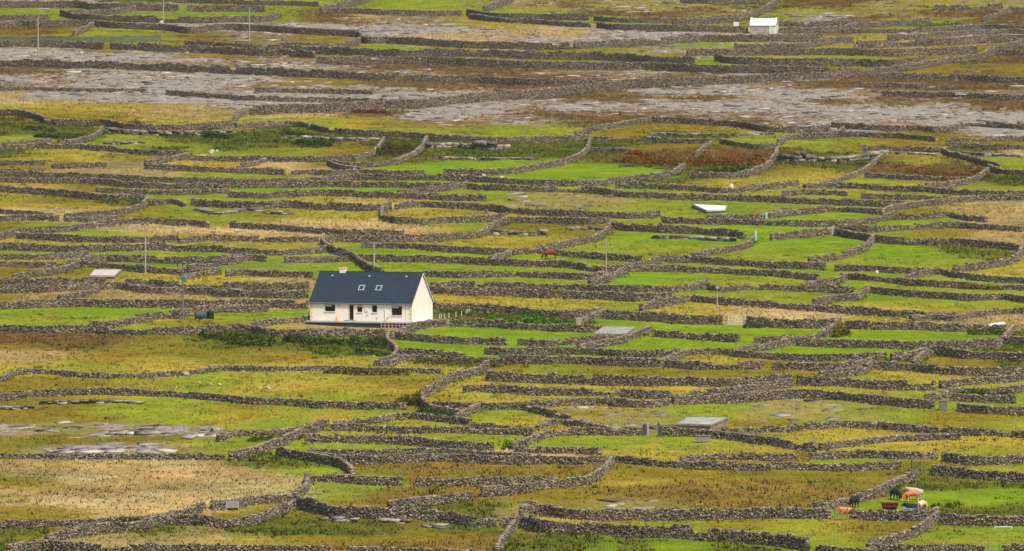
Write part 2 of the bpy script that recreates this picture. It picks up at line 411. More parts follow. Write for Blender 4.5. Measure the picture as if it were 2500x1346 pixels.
low straight wall inside the looped field, centre|1.0|1253,1105 1330,1109 1400,1109 1472,1111
dark wall in front of the big grey rain catcher slab|1.3|1613,1064 1690,1067 1770,1075 1860,1086 1940,1098 2002,1102
low wall running right from the big grey rain catcher slab|1.0|1760,1059 1850,1057 1950,1053 2050,1045 2142,1047
dark wall at right, starting from the pale leaning post|1.1|2142,1047 2230,1055 2320,1061 2400,1065 2505,1071
low wall branching right from the dark wall end, lower right|1.0|2000,1101 2080,1091 2160,1081 2250,1077 2352,1074
dark wall right of a field gap, lower right|1.1|1978,1123 2050,1117 2140,1119 2220,1123 2292,1119
low wall left of a field gap, lower right|1.0|1660,1131 1740,1123 1830,1125 1952,1124
long wall along the far side of the big brown field|1.1|1500,1129 1590,1139 1690,1145 1800,1148 1930,1148 2050,1151 2205,1147
broad wall at right edge beyond the green cow field|1.3|2300,1126 2350,1133 2430,1135 2505,1131
wall along the far side of the green cow field, from the gate|1.5|2272,1161 2330,1166 2400,1173 2505,1179
wall of large stones climbing behind the cattle|1.3|2238,1171 2190,1186 2140,1213 2080,1229 2010,1244 1985,1250
long thick wall along the near side of the big brown field|1.5|1270,1266 1300,1257 1400,1269 1550,1271 1700,1269 1850,1267 2037,1269
wall directly in front of the cattle and troughs|1.4|2072,1269 2150,1271 2230,1271 2294,1263
oblique wall dropping to the bottom edge from the cattle pen corner|1.4|2292,1268 2250,1301 2190,1326 2140,1341 2118,1352
wall running to the right edge from the cattle pen corner|1.4|2296,1281 2400,1285 2505,1285
massive wall in the lower right foreground|1.7|1270,1291 1340,1303 1450,1306 1560,1313 1700,1319 1800,1326 1900,1336 1977,1347
steep wall dropping to the bottom edge, lower centre|1.3|1262,1276 1248,1301 1230,1326 1213,1352
wall along the bottom left edge of the foreground|1.5|20,1362 70,1346 200,1353 400,1357 700,1359 900,1363 1100,1369 1205,1373
wall along the bottom right edge, left of the gate gap|1.5|2130,1357 2250,1359 2412,1359
wall stub in the bottom right corner|1.5|2440,1357 2510,1357
low wall at the bottom edge left of the right foreground gap|1.3|1990,1352 2050,1359 2128,1363
overgrown wall at the left edge below the large tan hay field|1.1|0,1291 110,1289 205,1286 330,1279 430,1266 500,1247
winding pale wall through the lower left foreground|1.3|110,1327 170,1316 250,1301 330,1296 400,1281 460,1281 530,1288 600,1285 650,1269 700,1251 732,1236
wall with a grey sheet in it, lower left|1.2|510,1244 560,1241 620,1231 702,1227
pale low wall rising from the left edge below the bushy slope|1.0|0,361 60,353 128,349
long wall from the left edge running down to the stone pile, upper left|1.2|0,370 70,363 130,364 200,366 300,374 380,380 452,381
oblique wall descending from the tall rough wall, upper left|1.2|250,321 235,337 195,350 140,357
short oblique wall right of the cattle gate|1.2|354,406 400,398 440,391 468,386
wall at the left edge level with the cattle gate|1.1|0,404 60,404 118,404
wall and pale concrete stretch just left of the cattle gate|1.2|122,413 180,412 240,410 262,409
rubble wall at the left edge under the cattle gate|1.0|0,424 60,425 108,419
wall running right from the foot of the cattle gate|1.3|352,414 430,418 500,421 600,425 700,429
wall between the stone pile and the thicket, turning up at its end|1.3|462,394 540,395 640,396 740,397 840,395 895,387 918,375 937,349
short oblique wall above the small tan field, upper left of centre|1.1|665,391 630,403 580,413
low wall at the tan field corner, below the thicket|1.1|710,429 770,427 805,429 882,425
wedge of wall left of the vivid green meadow|1.2|800,405 830,416 886,424
wall curving down from the right side of the thicket|1.2|1041,343 1033,362 1016,379 985,394 950,405 900,409 850,410 805,405
wall along the near side of the left vivid green meadow|1.1|862,424 950,429 1042,429
long curved wall dividing the two vivid green meadows|1.3|1441,345 1432,373 1405,393 1360,406 1300,417 1230,427 1150,430 1080,429
short wall left of the bracken hollow, under dark scrub|1.0|1443,369 1490,371 1535,374
wall over the scrub left of the bracken hollow|1.1|1446,345 1550,346 1650,350 1738,351
narrow pale wall dividing the bracken hollow|0.9|1738,352 1718,366 1698,381
dark wall over the right side of the bracken hollow|1.2|1758,352 1800,359 1850,365 1893,363
"""
# ledges of bare limestone: label | height | foot line
LEDGES = """
weathered limestone ledge under the tall rough wall, left|0.8|265,324 340,330 430,331 520,330 570,328
broken limestone ledge in the scrub left of the thicket|0.7|690,338 760,341 850,345 930,345
shadowed limestone ledge above the vivid green meadow|1.1|1048,362 1120,361 1180,366 1250,367
thin limestone ledge along the top of the vivid green meadow|0.5|1050,388 1150,390 1240,391 1312,392
pale limestone ledge below the rock sheet wall, right of centre|0.5|1590,328 1700,331 1800,330 1892,329
high limestone cliff face right of the bracken hollow|1.6|1905,392 1940,396 1990,396
long limestone cliff right of the bracken hollow|1.2|1985,397 2050,396 2110,390 2160,380
pale limestone lip over the russet scrub on the right|0.4|2110,375 2190,377 2285,380
pale limestone ledge near the right edge below an olive strip|0.5|2345,377 2420,381 2505,386
rounded limestone slabs in the golden field, centre|0.7|1200,568 1245,572 1300,574 1340,573
limestone ledge under the wall left of the vivid green paddock|0.6|1385,562 1430,563 1475,562
grey block ledge along the top of the vivid green paddock|0.7|1600,582 1680,585 1760,588 1800,588
flat limestone slabs under the broad dark wall, left of centre|0.5|482,514 540,524 600,514 640,516
limestone slabs left of the small oblique wall, near the hay|0.4|640,521 680,523 715,521
pale limestone rim below the grassy rubble wall, left|0.4|100,985 170,985 230,984 290,984 345,987
pale limestone rim at the left edge below the grassy rubble wall|0.4|0,998 30,1000 90,996
stone footing under the tall wall, lower left of centre|0.45|790,1268 830,1273 880,1275
thin pale ledge in the field at the upper left|0.4|245,353 290,352 360,351
pale footing stones under the tall wall, lower centre|0.45|940,1277 970,1278 1000,1279
pinkish footing stones under the tall wall, right end|0.4|1045,1285 1080,1288
pale flat limestone sheet on the yellow green slope, uppermost of the group|0.16|235,1058 320,1057 425,1054
pale flat limestone sheet on the yellow green slope, lowest left of the group|0.16|90,1100 150,1098 195,1100
pale flat limestone sheet on the yellow green slope, lowest right of the group|0.16|200,1104 260,1098 330,1099 405,1096
pale flat limestone sheet at the very left edge of the yellow green slope|0.16|0,1043 30,1047
pale flat limestone sheet left of the low wall with dark weeds|0.14|465,1064 540,1065
"""
# ground cover surveyed field by field: letter = kind of sward, then sample points
# G vivid grass  L yellow green  O olive  Y golden  S pale straw  T tan  B russet  D dark rank growth
# R bare limestone  H heath on limestone  M rocky pasture
FIELDS = """
L 600,2 720,3 850,3 620,4
R 60,3 200,6 330,10
D 300,4 500,3
L 30,24 120,25 210,25 380,33 450,34 600,36 660,36 1000,12 1100,18 1200,27 950,24 1340,30 1500,40 1700,42 1880,40 1950,30 1990,22 2340,55
M 1300,12 1400,22 1600,20 1800,25 2200,25 1750,14 1480,12
B 1500,35 1700,27 2350,40 2460,57 100,75 500,92 1450,28 1620,34
O 170,76 60,62 20,61 40,93 430,88 560,90 700,92 800,96 850,103 500,85 1150,123 1280,126 1450,126 1500,131 1620,141 1960,106 2020,172 2300,142 2350,170
Y 2300,10 1130,53 1250,67 1550,133 2050,90 2150,91 2080,113 2020,120 2250,92 1980,93
L 250,82 350,87 700,52 950,118 1000,123 1650,110 1700,108 1720,146 1850,108 1850,140 2000,142 1460,117 2120,110 2200,72
R 500,64 600,63 700,64 800,66 900,70 1000,72 1200,80 1300,90 1500,88 1600,85 1750,90 1400,100 1100,78 1600,121 1720,126 2010,99 1900,95 2300,86 2450,92 2300,104 2400,70 2200,88
B 760,45 850,47 2010,84 1990,88
S 900,43 1350,80 1100,86 1850,90 1280,75 1230,84
H 1000,46 1080,49 640,93 560,88
R 60,124 100,128 200,130 300,137 400,140 500,145 650,168 700,168 120,150 250,152 640,164
O 250,126 500,137 600,148
H 550,150 650,150 700,147 400,155 520,160
B 50,171 150,174 1000,163 1100,166 900,172
R 250,178 400,184 500,189 100,180 220,186
H 850,172 950,178 1050,175 1100,180 1300,182 1500,186 1400,179 780,175 700,174
B 1650,192 1500,195 1250,176 1350,192 1180,195
R 1800,196 1730,200 1850,192 1580,190
R 300,196 500,204 650,194 700,194 50,190 200,200 300,215 100,230 300,236 600,236 200,222 480,222 420,212 780,215 860,216
H 100,192 350,190 150,210 50,205 550,213 650,208
O 700,201 850,205 760,203
B 930,207 1050,212 1180,213 1300,214 1000,207
H 1200,218 1350,222 1250,226 1100,218 900,222
R 1000,221 1100,227 1150,235 940,240 1060,245 850,238
B 1450,240 1600,234 1720,236 1520,238
R 1600,223 1750,220 1900,223 1650,228 1800,229 2050,230 1950,228
H 1900,212 1850,236 1700,214
B 2000,202 2150,200 2300,211 2050,206 2250,206 2400,214
H 2150,222 2300,225 2450,224 2080,218 2400,226
B 2400,150 2470,150 2450,185 2350,178 2380,196
O 2450,162 2400,172 2300,182 2480,170 2250,176
H 2400,188 2200,190 2280,192
R 1400,255 1450,254 1600,255 1800,260 2000,266 2200,272 2400,282 1700,258 1900,262 2100,268 2300,276 2480,288 2100,256 2300,262
B 2200,251 2350,256 2480,262 2050,249
H 1300,270 1500,273 1650,278 1800,285 1200,288 1250,276 2000,290 2200,297 1950,280 1100,293
B 1650,286 1450,292 1560,290 1850,296 1320,284 900,272 870,276
R 1300,292 1200,278 1000,282 1100,277 2100,288 2300,300 1900,290 1050,290 700,262 850,262 600,255 400,246 200,240 1080,258 2000,300 2400,310
S 60,250 30,244 150,250 700,282
Y 150,258 300,263 420,297 540,299 250,270 80,262 850,298
T 450,270 500,288 350,276 560,276 600,266
O 300,286 180,284 120,280 1000,301 1150,304 900,290
L 700,290 1000,313 1200,312 1350,320 640,296 800,308
O 1550,315 1700,316 1500,328 1620,308 1780,320
Y 1850,319
D 1700,331 1640,334
D 50,310 20,318 100,322 150,332 200,338 230,322
L 40,342 90,340
L 350,340 300,362 500,373 730,372 600,374 420,350 260,348
D 450,344 550,350 650,345 750,352 560,360 400,365
O 850,362 800,370 680,365
D 900,346 970,362 950,372
Y 100,375 250,382 180,385 600,398 550,400 60,385
D 20,375
O 350,390 770,402
S 720,410 690,406
T 740,406 380,422
G 1080,405 1200,407 1150,412 1320,402 1000,410 1260,402
D 1100,376 1250,372 1350,372 1420,362 1000,390 1180,380 1080,358
G 1400,422 1500,412 1550,420 1460,404 1350,432 1600,418
D 1480,370 1480,390 1540,398 1430,392
B 1600,376 1560,384 1640,372 1660,390
O 1650,358 1700,352 1580,360
B 1800,385 1850,372 1760,378 1830,398
D 1760,410 1700,414 1820,408 1550,352 1640,402
L 1900,338 1850,334
O 1950,412 1900,420
Y 1900,437 2000,432 1960,440 1870,446 1820,455
D 2000,396 2050,402 1960,400
O 2200,392 2170,390
B 2250,415 2350,421 2180,402 2320,412 2280,408
Y 2250,398
O 2150,352 2250,353 2320,342 2060,350
L 2100,346 2010,350
D 2400,372 2470,440
L 2450,392 2480,400 2400,398 2150,451 2400,460 2470,466
Y 2250,453 2480,470
R 2450,375
S 2480,372
T 150,424 250,428 30,424 330,420 700,430
O 20,405 180,400
L 600,440 720,437 520,428 660,436
Y 300,463 60,461 130,466
O 170,470 240,462
G 800,466 950,467 700,467 620,470 880,469
L 450,482 560,479 350,480
Y 100,502 250,512 40,496 300,508
O 180,496 120,490
S 40,516 100,520 150,524
D 330,500 300,496
L 480,492 620,490
Y 800,490 900,494 1050,500 720,492 1120,498
S 920,499 860,497
L 1100,480 1200,488 1600,502 1500,517 1800,522 1900,508 1700,527 1780,500 1100,471 1980,514
M 1300,495 1250,502 1400,490 1350,508 1450,500 1950,516 1500,498 1900,514 1430,512
L 1600,476 1750,482 1900,488 1680,478
Y 1840,455
Y 1050,528 1150,526 1000,524 980,530 1200,524
L 430,526 500,537 600,534 560,538
O 380,528 660,532 640,524
Y 850,532 750,526 780,534
S 900,552 1000,562 800,546 700,548 840,556 950,560 650,553
Y 1100,558 1060,562
L 1145,554 1170,550
O 1300,562 1400,578 1250,562 1340,566
Y 1350,585 1250,594 1150,600 1300,600 1050,602 1200,604
G 1600,580 1700,588 1780,594 1530,585
L 1550,604 1450,612 1550,622 1650,613 1750,606 1680,600 1400,618
G 1950,598 2050,592 2000,610
L 1900,622 1800,627 1750,634 2060,608
G 2030,534 2000,532 2200,547 2300,545 2060,536 2160,550
T 2350,507 2430,520 2480,528 2450,546 2480,580 2400,584
O 2300,512 2200,518 2260,524
O 2300,577 2250,570
L 2200,571
G 2160,614 2220,616
L 2300,628 2250,640 2180,638 2100,645 2390,646
D 2400,614 2460,622 2420,632 2340,612
Y 2440,600
L 60,550 120,553
O 20,551
S 300,560 400,562 470,566 350,557
L 260,571 230,575 340,573
S 560,570 650,577 600,572 850,583 760,580
Y 700,583 800,588 490,575
Y 120,594 300,603 60,592 180,598
S 400,605 360,602
Y 450,602 600,603 700,604 520,603
O 550,605
G 60,623 160,625 250,627
L 350,625
Y 150,643 50,643
G 500,628 560,630
L 650,632 720,631 780,633
G 650,652 850,653 580,652
L 750,657 700,650 620,658
G 260,648 330,655 540,652
L 400,657 450,652
O 30,664 100,662
G 900,612 1100,630 1000,625 1150,632 950,618
G 1280,638 1400,636 1330,640
L 1420,650 1380,645
L 1050,658 1150,662 1280,660 960,650
G 1300,665 1400,668
L 1100,691 1250,692 1400,694 1320,688
G 1520,682 1580,686
L 1700,680 1750,692 1850,688 1650,692
L 1700,657 1850,664
G 2050,676 2130,679 1970,672
L 1880,668
G 2280,688 2350,692 2320,684
S 2420,678 2460,684
Y 2450,672
L 2250,706 2130,700 2400,716
G 2080,698
L 2200,742 2330,748 2450,746
G 2150,733
Y 2250,758 2150,752 2350,768
T 2420,762
L 1850,728 1950,734 1760,730
O 2000,740
S 1900,770 2000,776 1820,764
Y 1750,762 2080,785 2160,790 1680,764
Y 1150,739 1300,743 1450,746 1080,737
L 1520,748
D 1100,776 1200,782 1300,776 1360,786
G 1500,804 1650,806 1850,818 1800,850 1700,848 1620,845 1950,820 1560,802 1720,812 1830,836
L 1560,858
G 1150,818 1300,826 1400,828 1060,820 1050,855 1200,857 1350,857 1250,843 1000,850
G 2100,822 2250,828 2400,830 2050,864 2150,864 1950,866 2180,826
T 2450,792 2390,790 2350,795
D 2490,828 2480,862
D 2200,886 2460,898
O 2300,900 2400,902 2250,902
L 1520,866
Y 1680,880
O 1875,890 1872,905
O 1250,903 1600,915 1450,908 1850,920 1700,922
L 1350,906
Y 2200,920 2160,928
L 2100,932
Y 1150,945 1300,948 1500,954 1650,958 1800,962
Y 1100,974 1250,978 1400,982 1060,968 1550,985
Y 2000,960 2100,964 1960,962
L 2250,968 2450,972 2380,975 2340,972
O 60,690 250,692 150,690
Y 330,682 400,684
L 340,677
Y 600,690 500,688
T 720,693 670,695
T 80,728 300,729 450,734 600,742 700,742
O 30,736 200,734
L 620,716 700,718
L 50,774 200,782 130,790
G 40,765 300,768 180,768 100,800
Y 120,778 300,780
L 560,785 700,772 650,785 400,800
O 450,796 600,798 500,790
Y 660,795
T 800,806 900,810 720,806 960,800
O 100,845 400,850 600,860 300,866
B 50,832 200,834 150,838
O 500,866 700,866 250,880 620,882
T 100,862
Y 150,895 400,892 600,890 850,888 300,890
D 850,852 550,842 900,862 780,850
L 900,886
O 50,945 200,950 120,955 750,955 950,936
Y 350,945 700,945 900,956 620,950 800,940 560,965
L 500,942 830,972 660,972
O 960,970
Y 1000,902 1100,902
D 1120,892
O 100,1012 30,1028 200,1020 600,1010
L 320,1010 500,1014 720,1012 900,1016 420,1025 640,1035
Y 820,1018 560,1025
M 200,1048 350,1056 450,1062 60,1050 120,1045
O 150,1082 60,1072 300,1075
M 250,1098 400,1092 120,1098 330,1108
L 520,1082 600,1098 550,1108 640,1082
D 700,1075
T 100,1150 300,1160 200,1200 30,1205 650,1168 500,1150 420,1180
O 60,1180
S 400,1215 550,1215 640,1200 600,1180 300,1255 150,1225 500,1230 450,1150 220,1165 700,1170
O 80,1255 180,1265
D 650,1126 700,1128
L 730,1150
D 50,1303 300,1292 380,1284
O 200,1302 120,1318 600,1250 480,1268 650,1245
T 480,1312 300,1332 420,1330
Y 600,1315
D 700,1285 760,1290 900,1298 1150,1292 850,1290 650,1300 800,1296
O 800,1320 1000,1312 700,1330 900,1320
N 1120,1330 1000,1340 1180,1318
B 950,1336 800,1338
O 1050,1305
L 720,1100 850,1100 1000,1107 1100,1108
Y 850,1070 1000,1078
L 1150,1090 1050,1072 1200,1080
L 920,1044 1050,1046 1180,1028
Y 1250,1028 1230,1042 980,1046 1130,1050
L 1200,1016
S 1350,1119 1250,1112
N 1420,1122
O 900,1150 1300,1152 1150,1165
N 1000,1158 1100,1152 1400,1160 1220,1162
L 940,1165
L 800,1208 860,1200
N 950,1215 1050,1210 1150,1200 880,1235
O 830,1235 1000,1225
L 1400,1085 1520,1090 1680,1088
Y 1600,1100 1750,1104 1880,1108 1480,1105
O 1350,1012 1450,1014 1950,1035 1850,1040
M 1450,1018 1600,1018 1560,1032 1850,1010 1960,1004 2000,1022 2100,1022 1400,1005 1520,1005
L 1750,1004 1680,1010 2050,1012 2200,1022 2450,1032
O 2300,1030 1780,1048 2350,1040 2400,1022
Y 1900,1072 2050,1068 2000,1080 2120,1062
Y 2300,1092 2450,1088 2200,1102 2150,1095
L 2400,1100
N 1950,1118
N 1700,1192 1800,1180 1900,1192 2000,1190 1500,1205 1650,1218 1850,1225 2050,1212 1580,1190
O 1600,1165 2100,1175 1510,1162 1950,1166 1720,1165
Y 1560,1180
O 1350,1220 1420,1212
M 1500,1228 1300,1242 1600,1234 1240,1240
D 1190,1235
N 1800,1240
L 2000,1136 2100,1138
O 2180,1138 2400,1150
L 2450,1155
G 2350,1205 2400,1222 2230,1232 2120,1240
D 2450,1252 2250,1182 2320,1185 2300,1250
Y 1400,1282
O 1500,1284 1800,1286 2200,1296 2100,1292
L 1650,1288 1900,1296 2000,1310 1950,1330
Y 2050,1300
D 1400,1335 1300,1325 1550,1340 1800,1345
G 1650,1342 1480,1345
L 2350,1312 2450,1312 2250,1318
O 2300,1335
G 2430,1342 2000,1342
R 20,1044 250,1052 350,1055 400,1053 130,1099 200,1096 260,1096 330,1092 390,1096 500,1062 30,1058
O 300,1062 120,1060 420,1072 60,1092 440,1104 560,1065
M 2100,30 2250,45 2400,12 1980,36 1900,30 2160,14 1560,16
B 2000,12 2060,6 1640,33 2240,30 1420,14 2130,44
R 2050,36 1992,42 1420,22
O 1700,33 1850,40 2080,24 2200,40
D 1830,24 2340,58
"""
# ------------------------------------------------------------------ sward types
TYPES = 'GLOYSTBDRHMN'
_A = dict(G=(114,148,8), L=(126,148,26), O=(130,116,24), Y=(188,162,62), S=(216,190,136), T=(188,164,108),
          B=(124,90,50), D=(70,90,16), R=(152,142,128), H=(142,126,106), M=(138,136,46), N=(150,120,52))
_B = dict(G=(138,160,20), L=(152,156,42), O=(146,132,36), Y=(160,154,48), S=(192,164,102), T=(164,140,78),
          B=(112,96,44), D=(112,112,34), R=(138,118,90), H=(122,94,70), M=(164,150,88), N=(128,112,40))
KALB = 0.80
COLA = np.array([[c*KALB for c in lin(*_A[t])] for t in TYPES])
COLB = np.array([[c*KALB for c in lin(*_B[t])] for t in TYPES])
GRASS_H = np.array([.10, .15, .17, .22, .26, .24, .30, .36, .14, .20, .16, .3])
GRASS_N = np.array([1.5, 1.6, 1.6, 1.8, 2.0, 2.0, 1.6, 1.8, .42, .8, 1.0, 1.7])

def parse_lines(txt):
    out = []
    for ln in txt.strip().splitlines():
        if ln.startswith('#') or '|' not in ln: continue
        lab, h, pts = ln.split('|')
        out.append((lab.strip(), float(h), np.array([[float(v) for v in p.split(',')] for p in pts.split()])))
    return out

def catmull(P, step=6.0):
    P = np.asarray(P, float)
    Q = np.vstack([2*P[0]-P[1], P, 2*P[-1]-P[-2]])
    res = []
    for i in range(1, len(Q)-2):
        p0, p1, p2, p3 = Q[i-1], Q[i], Q[i+1], Q[i+2]
        d = [max(1e-3, np.linalg.norm(b-a)**0.5) for a, b in ((p0,p1),(p1,p2),(p2,p3))]
        m1 = (p2-p1) + d[1]*((p1-p0)/d[0] - (p2-p0)/(d[0]+d[1]))
        m2 = (p2-p1) + d[1]*((p3-p2)/d[2] - (p3-p1)/(d[1]+d[2]))
        n = max(2, int(np.linalg.norm(p2-p1)/step))
        t = np.linspace(0, 1, n, endpoint=False)[:, None]
        res.append((2*t**3-3*t**2+1)*p1 + (t**3-2*t**2+t)*m1 + (-2*t**3+3*t**2)*p2 + (t**3-t**2)*m2)
    res.append(P[-1:])
    return np.vstack(res)

def run_on(P):
    """carry walls that leave the surveyed strip a little further along the hill"""
    P = P.copy()
    if P[0, 0] <= 1:
        d = (P[0]-P[1]); s = d[1]/max(20, abs(d[0])); P = np.vstack([[-170, P[0,1]+s*100], P])
    if P[-1, 0] >= 2500:
        d = (P[-1]-P[-2]); s = d[1]/max(20, abs(d[0])); P = np.vstack([P, [2670, P[-1,1]+s*100]])
    return P

walls = parse_lines(WALLS); ledges = parse_lines(LEDGES)
wall_lines = [catmull(run_on(p)) for _, _, p in walls]

# cover map: every plot takes the cover of the nearest sample that can be reached without crossing a wall
GW, GH, GX, GY = 500, 620, 5.0, 2.5
OX, OY = 0.0, -100.0
barrier = np.zeros((GH, GW), bool)
for L in wall_lines:
    for a, b in zip(L[:-1], L[1:]):
        n = int(max(abs(b[0]-a[0])/GX, abs(b[1]-a[1])/GY)*3) + 2
        t = np.linspace(0, 1, n)
        ix = ((a[0]+(b[0]-a[0])*t-OX)/GX).astype(int); iy = ((a[1]+(b[1]-a[1])*t-OY)/GY).astype(int)
        ok = (ix >= 0) & (ix < GW) & (iy >= 0) & (iy < GH)
        barrier[iy[ok], ix[ok]] = True
cover = np.full((GH, GW), -1, np.int8)
def spread_cover():
    bar = barrier.ravel().tolist(); lab = [-1]*(GW*GH); best = [1e9]*(GW*GH); hq = []
    for ln in FIELDS.strip().splitlines():
        t, *pts = ln.split()
        k = TYPES.index(t)
        for p in pts:
            x, y = p.split(',')
            ix = min(GW-1, max(0, int((float(x)-OX)/GX))); iy = min(GH-1, max(0, int((float(y)-OY)/GY)))
            i = iy*GW + ix
            best[i] = 0; lab[i] = k; heapq.heappush(hq, (0.0, i, k))
    while hq:
        d, i, k = heapq.heappop(hq)
        if d > best[i]: continue
        lab[i] = k
        x = i % GW
        for j, c in ((i-1, 1.0 if x > 0 else 0), (i+1, 1.0 if x < GW-1 else 0), (i-GW, 2.2), (i+GW, 2.2)):
            if c == 0 or j < 0 or j >= GW*GH: continue
            nd = d + c + (400 if bar[j] else 0)
            if nd < best[j]:
                best[j] = nd; lab[j] = k; heapq.heappush(hq, (nd, j, k))
    cover[:] = np.array(lab, np.int8).reshape(GH, GW)
spread_cover()

_vg = np.random.default_rng(3).random((256, 256))
def vnoise(x, y, s):
    """smooth value noise in 0..1, s = metres per cell"""
    u = np.asarray(x)/s + 500.0; v = np.asarray(y)/s + 500.0
    i = np.floor(u).astype(int); j = np.floor(v).astype(int)
    fu = u-i; fv = v-j; fu = fu*fu*(3-2*fu); fv = fv*fv*(3-2*fv)
    g = lambda a, b: _vg[a % 256, b % 256]
    return (g(i,j)*(1-fu)+g(i+1,j)*fu)*(1-fv) + (g(i,j+1)*(1-fu)+g(i+1,j+1)*fu)*fv

def sward_tint(x, y):
    """patchiness of the sward: greener and yellower, thinner and thicker places"""
    a = vnoise(x+17, y, 13.0)*.5 + vnoise(x, y+55, 4.2)*.5 - .5
    b = vnoise(x-40, y+9, 8.0)*.4 + vnoise(x, y-70, 2.2)*.6 - .5
    return np.stack([(1+.42*a)*(1+.55*b), (1+.06*a)*(1+.55*b), (1+.06*a)*(1+.55*b)], -1)

def cover_at(x, y, jit=1.0):
    z = ground_z(x, y)
    sx, sy = to_survey(x, y, z)
    wild = 1 + 1.6*np.clip((335-sy)/30, 0, 1)          # no tidy plots on the open rock
    sx = sx + jit*wild*((vnoise(x, y, 3.1)-.5)*60 + (vnoise(x+91, y, 1.1)-.5)*40)
    sy = sy + jit*((vnoise(x, y+37, 4.0)-.5)*5 + (wild-1)*((vnoise(x+7, y+3, 6.0)-.5)*9 + (vnoise(x+70, y, 1.6)-.5)*7))
    ix = np.clip(((sx-OX)/GX).astype(int), 0, GW-1); iy = np.clip(((sy-OY)/GY).astype(int), 0, GH-1)
    return cover[iy, ix]

# ------------------------------------------------------------------ ground
def ground_axis(lo, hi, step, far_lo, far_hi):
    a = list(np.arange(lo, hi+step*.5, step)); s = step
    while a[-1] < far_hi: s *= 1.35; a.append(a[-1]+s)
    s = step
    while a[0] > far_lo: s *= 1.35; a.insert(0, a[0]-s)
    return np.array(a)

def build_ground():
    xs = ground_axis(-138, 138, 0.8, -3500, 3500)
    ys = ground_axis(925, 2200, 1.3, -600, 6500)
    X, Y = np.meshgrid(xs, ys)
    x = X.ravel(); y = Y.ravel(); z = ground_z(x, y)
    inner = (np.abs(x) < 140) & (y > 920) & (y < 2210)
    z = z + inner*((vnoise(x, y, 2.3)-.5)*.16 + (vnoise(x, y, 5.5)-.5)*.18)
    ca = np.zeros((len(x), 4)); cb = np.zeros((len(x), 4)); rk = np.zeros(len(x))
    yc = np.maximum(y, 300.0)
    ds = [(0,0,1),(5,0,.7),(-5,0,.7),(0,5,.5),(0,-5,.5),(9,0,.4),(-9,0,.4)]
    tw = 0
    for dx, dy, w in ds:
        t = cover_at(x+dx*.5, yc+dy*.5)
        ca[:, :3] += w*COLA[t]; cb[:, :3] += w*COLB[t]
        rk += w*np.array([0,0,0,0,0,0,0,0,1.0,.56,.4,0])[t]
        tw += w
    ca /= tw; cb /= tw; rk /= tw
    tn = sward_tint(x, y); ca[:, :3] *= tn; cb[:, :3] *= tn
    ca[:, 3] = rk; cb[:, 3] = 1
    nx, ny = len(xs), len(ys)
    idx = (np.arange(ny-1)[:, None]*nx + np.arange(nx-1)[None, :]).ravel()
    faces = np.stack([idx, idx+1, idx+1+nx, idx+nx], 1)
    m, nt, b = new_mat('pasture_ground')
    A = N(nt, 'ShaderNodeAttribute', attribute_name='sward_a'); B = N(nt, 'ShaderNodeAttribute', attribute_name='sward_b')
    n1 = noise(nt, .16, 5, .62); n2 = noise(nt, 1.1, 5, .65); n3 = noise(nt, 3.2, 3, .6)
    f = math_n(nt, 'ADD', math_n(nt, 'MULTIPLY', n1, .55), math_n(nt, 'MULTIPLY', n2, .45))
    sw = mixrgb(nt, A.outputs['Color'], B.outputs['Color'], ramp(nt, f, [(.38, (0,0,0)), (.60, (1,1,1))]))
    tone = ramp(nt, n3, [(.25, (.55,.55,.5)), (.5, (.9,.9,.9)), (.75, (1.25,1.22,1.1))])
    sw = mixrgb(nt, sw, tone, 1.0, 'MULTIPLY')
    # bare limestone showing through: cracked grey sheets
    r1 = noise(nt, .33, 6, .68)
    rock = ramp(nt, noise(nt, 1.7, 6, .7), [(.25, lin(84,78,72)), (.42, lin(130,123,115)), (.6, lin(160,153,144)), (.8, lin(194,187,177))])
    soil = ramp(nt, noise(nt, .9, 4, .6), [(.3, lin(112,80,54)), (.5, lin(138,116,76)), (.7, lin(120,112,60))])
    thr = math_n(nt, 'MULTIPLY_ADD', A.outputs['Alpha'], -.52, .86)
    isr = math_n(nt, 'SMOOTHSTEP', r1, thr) if False else ramp(nt, math_n(nt, 'SUBTRACT', r1, thr), [(.0, (0,0,0)), (.035, (1,1,1))])
    under = mixrgb(nt, sw, soil, ramp(nt, A.outputs['Alpha'], [(.3, (0,0,0)), (.75, (.85,.85,.85))]))
    fin = mixrgb(nt, under, rock, isr)
    nt.links.new(fin, b.inputs['Base Color'])
    b.inputs['Roughness'].default_value = 1.0; b.inputs['Specular IOR Level'].default_value = .1
    bn = N(nt, 'ShaderNodeBump'); bn.inputs['Strength'].default_value = .5; bn.inputs['Distance'].default_value = .12
    nt.links.new(n2, bn.inputs['Height']); nt.links.new(bn.outputs[0], b.inputs['Normal'])
    o = np_mesh('ground', np.stack([x, y, z], 1), faces, m, smooth=True, cols={'sward_a': ca, 'sward_b': cb})
    tag(o, kind='structure')
    return inner
build_ground()

def surface_z(x, y):
    return ground_z(x, y) + (vnoise(x, y, 2.3)-.5)*.16 + (vnoise(x, y, 5.5)-.5)*.18

def region_points(density):
    """random points over the visible part of the hill"""
    ylo, yhi = 930.0, 2200.0
    n = int((yhi-ylo)*2*140*density)
    y = rng.uniform(ylo, yhi, n); x = rng.uniform(-140, 140, n)
    ok = np.abs(x) < (0.0597*y + 5)
    return x[ok], y[ok]

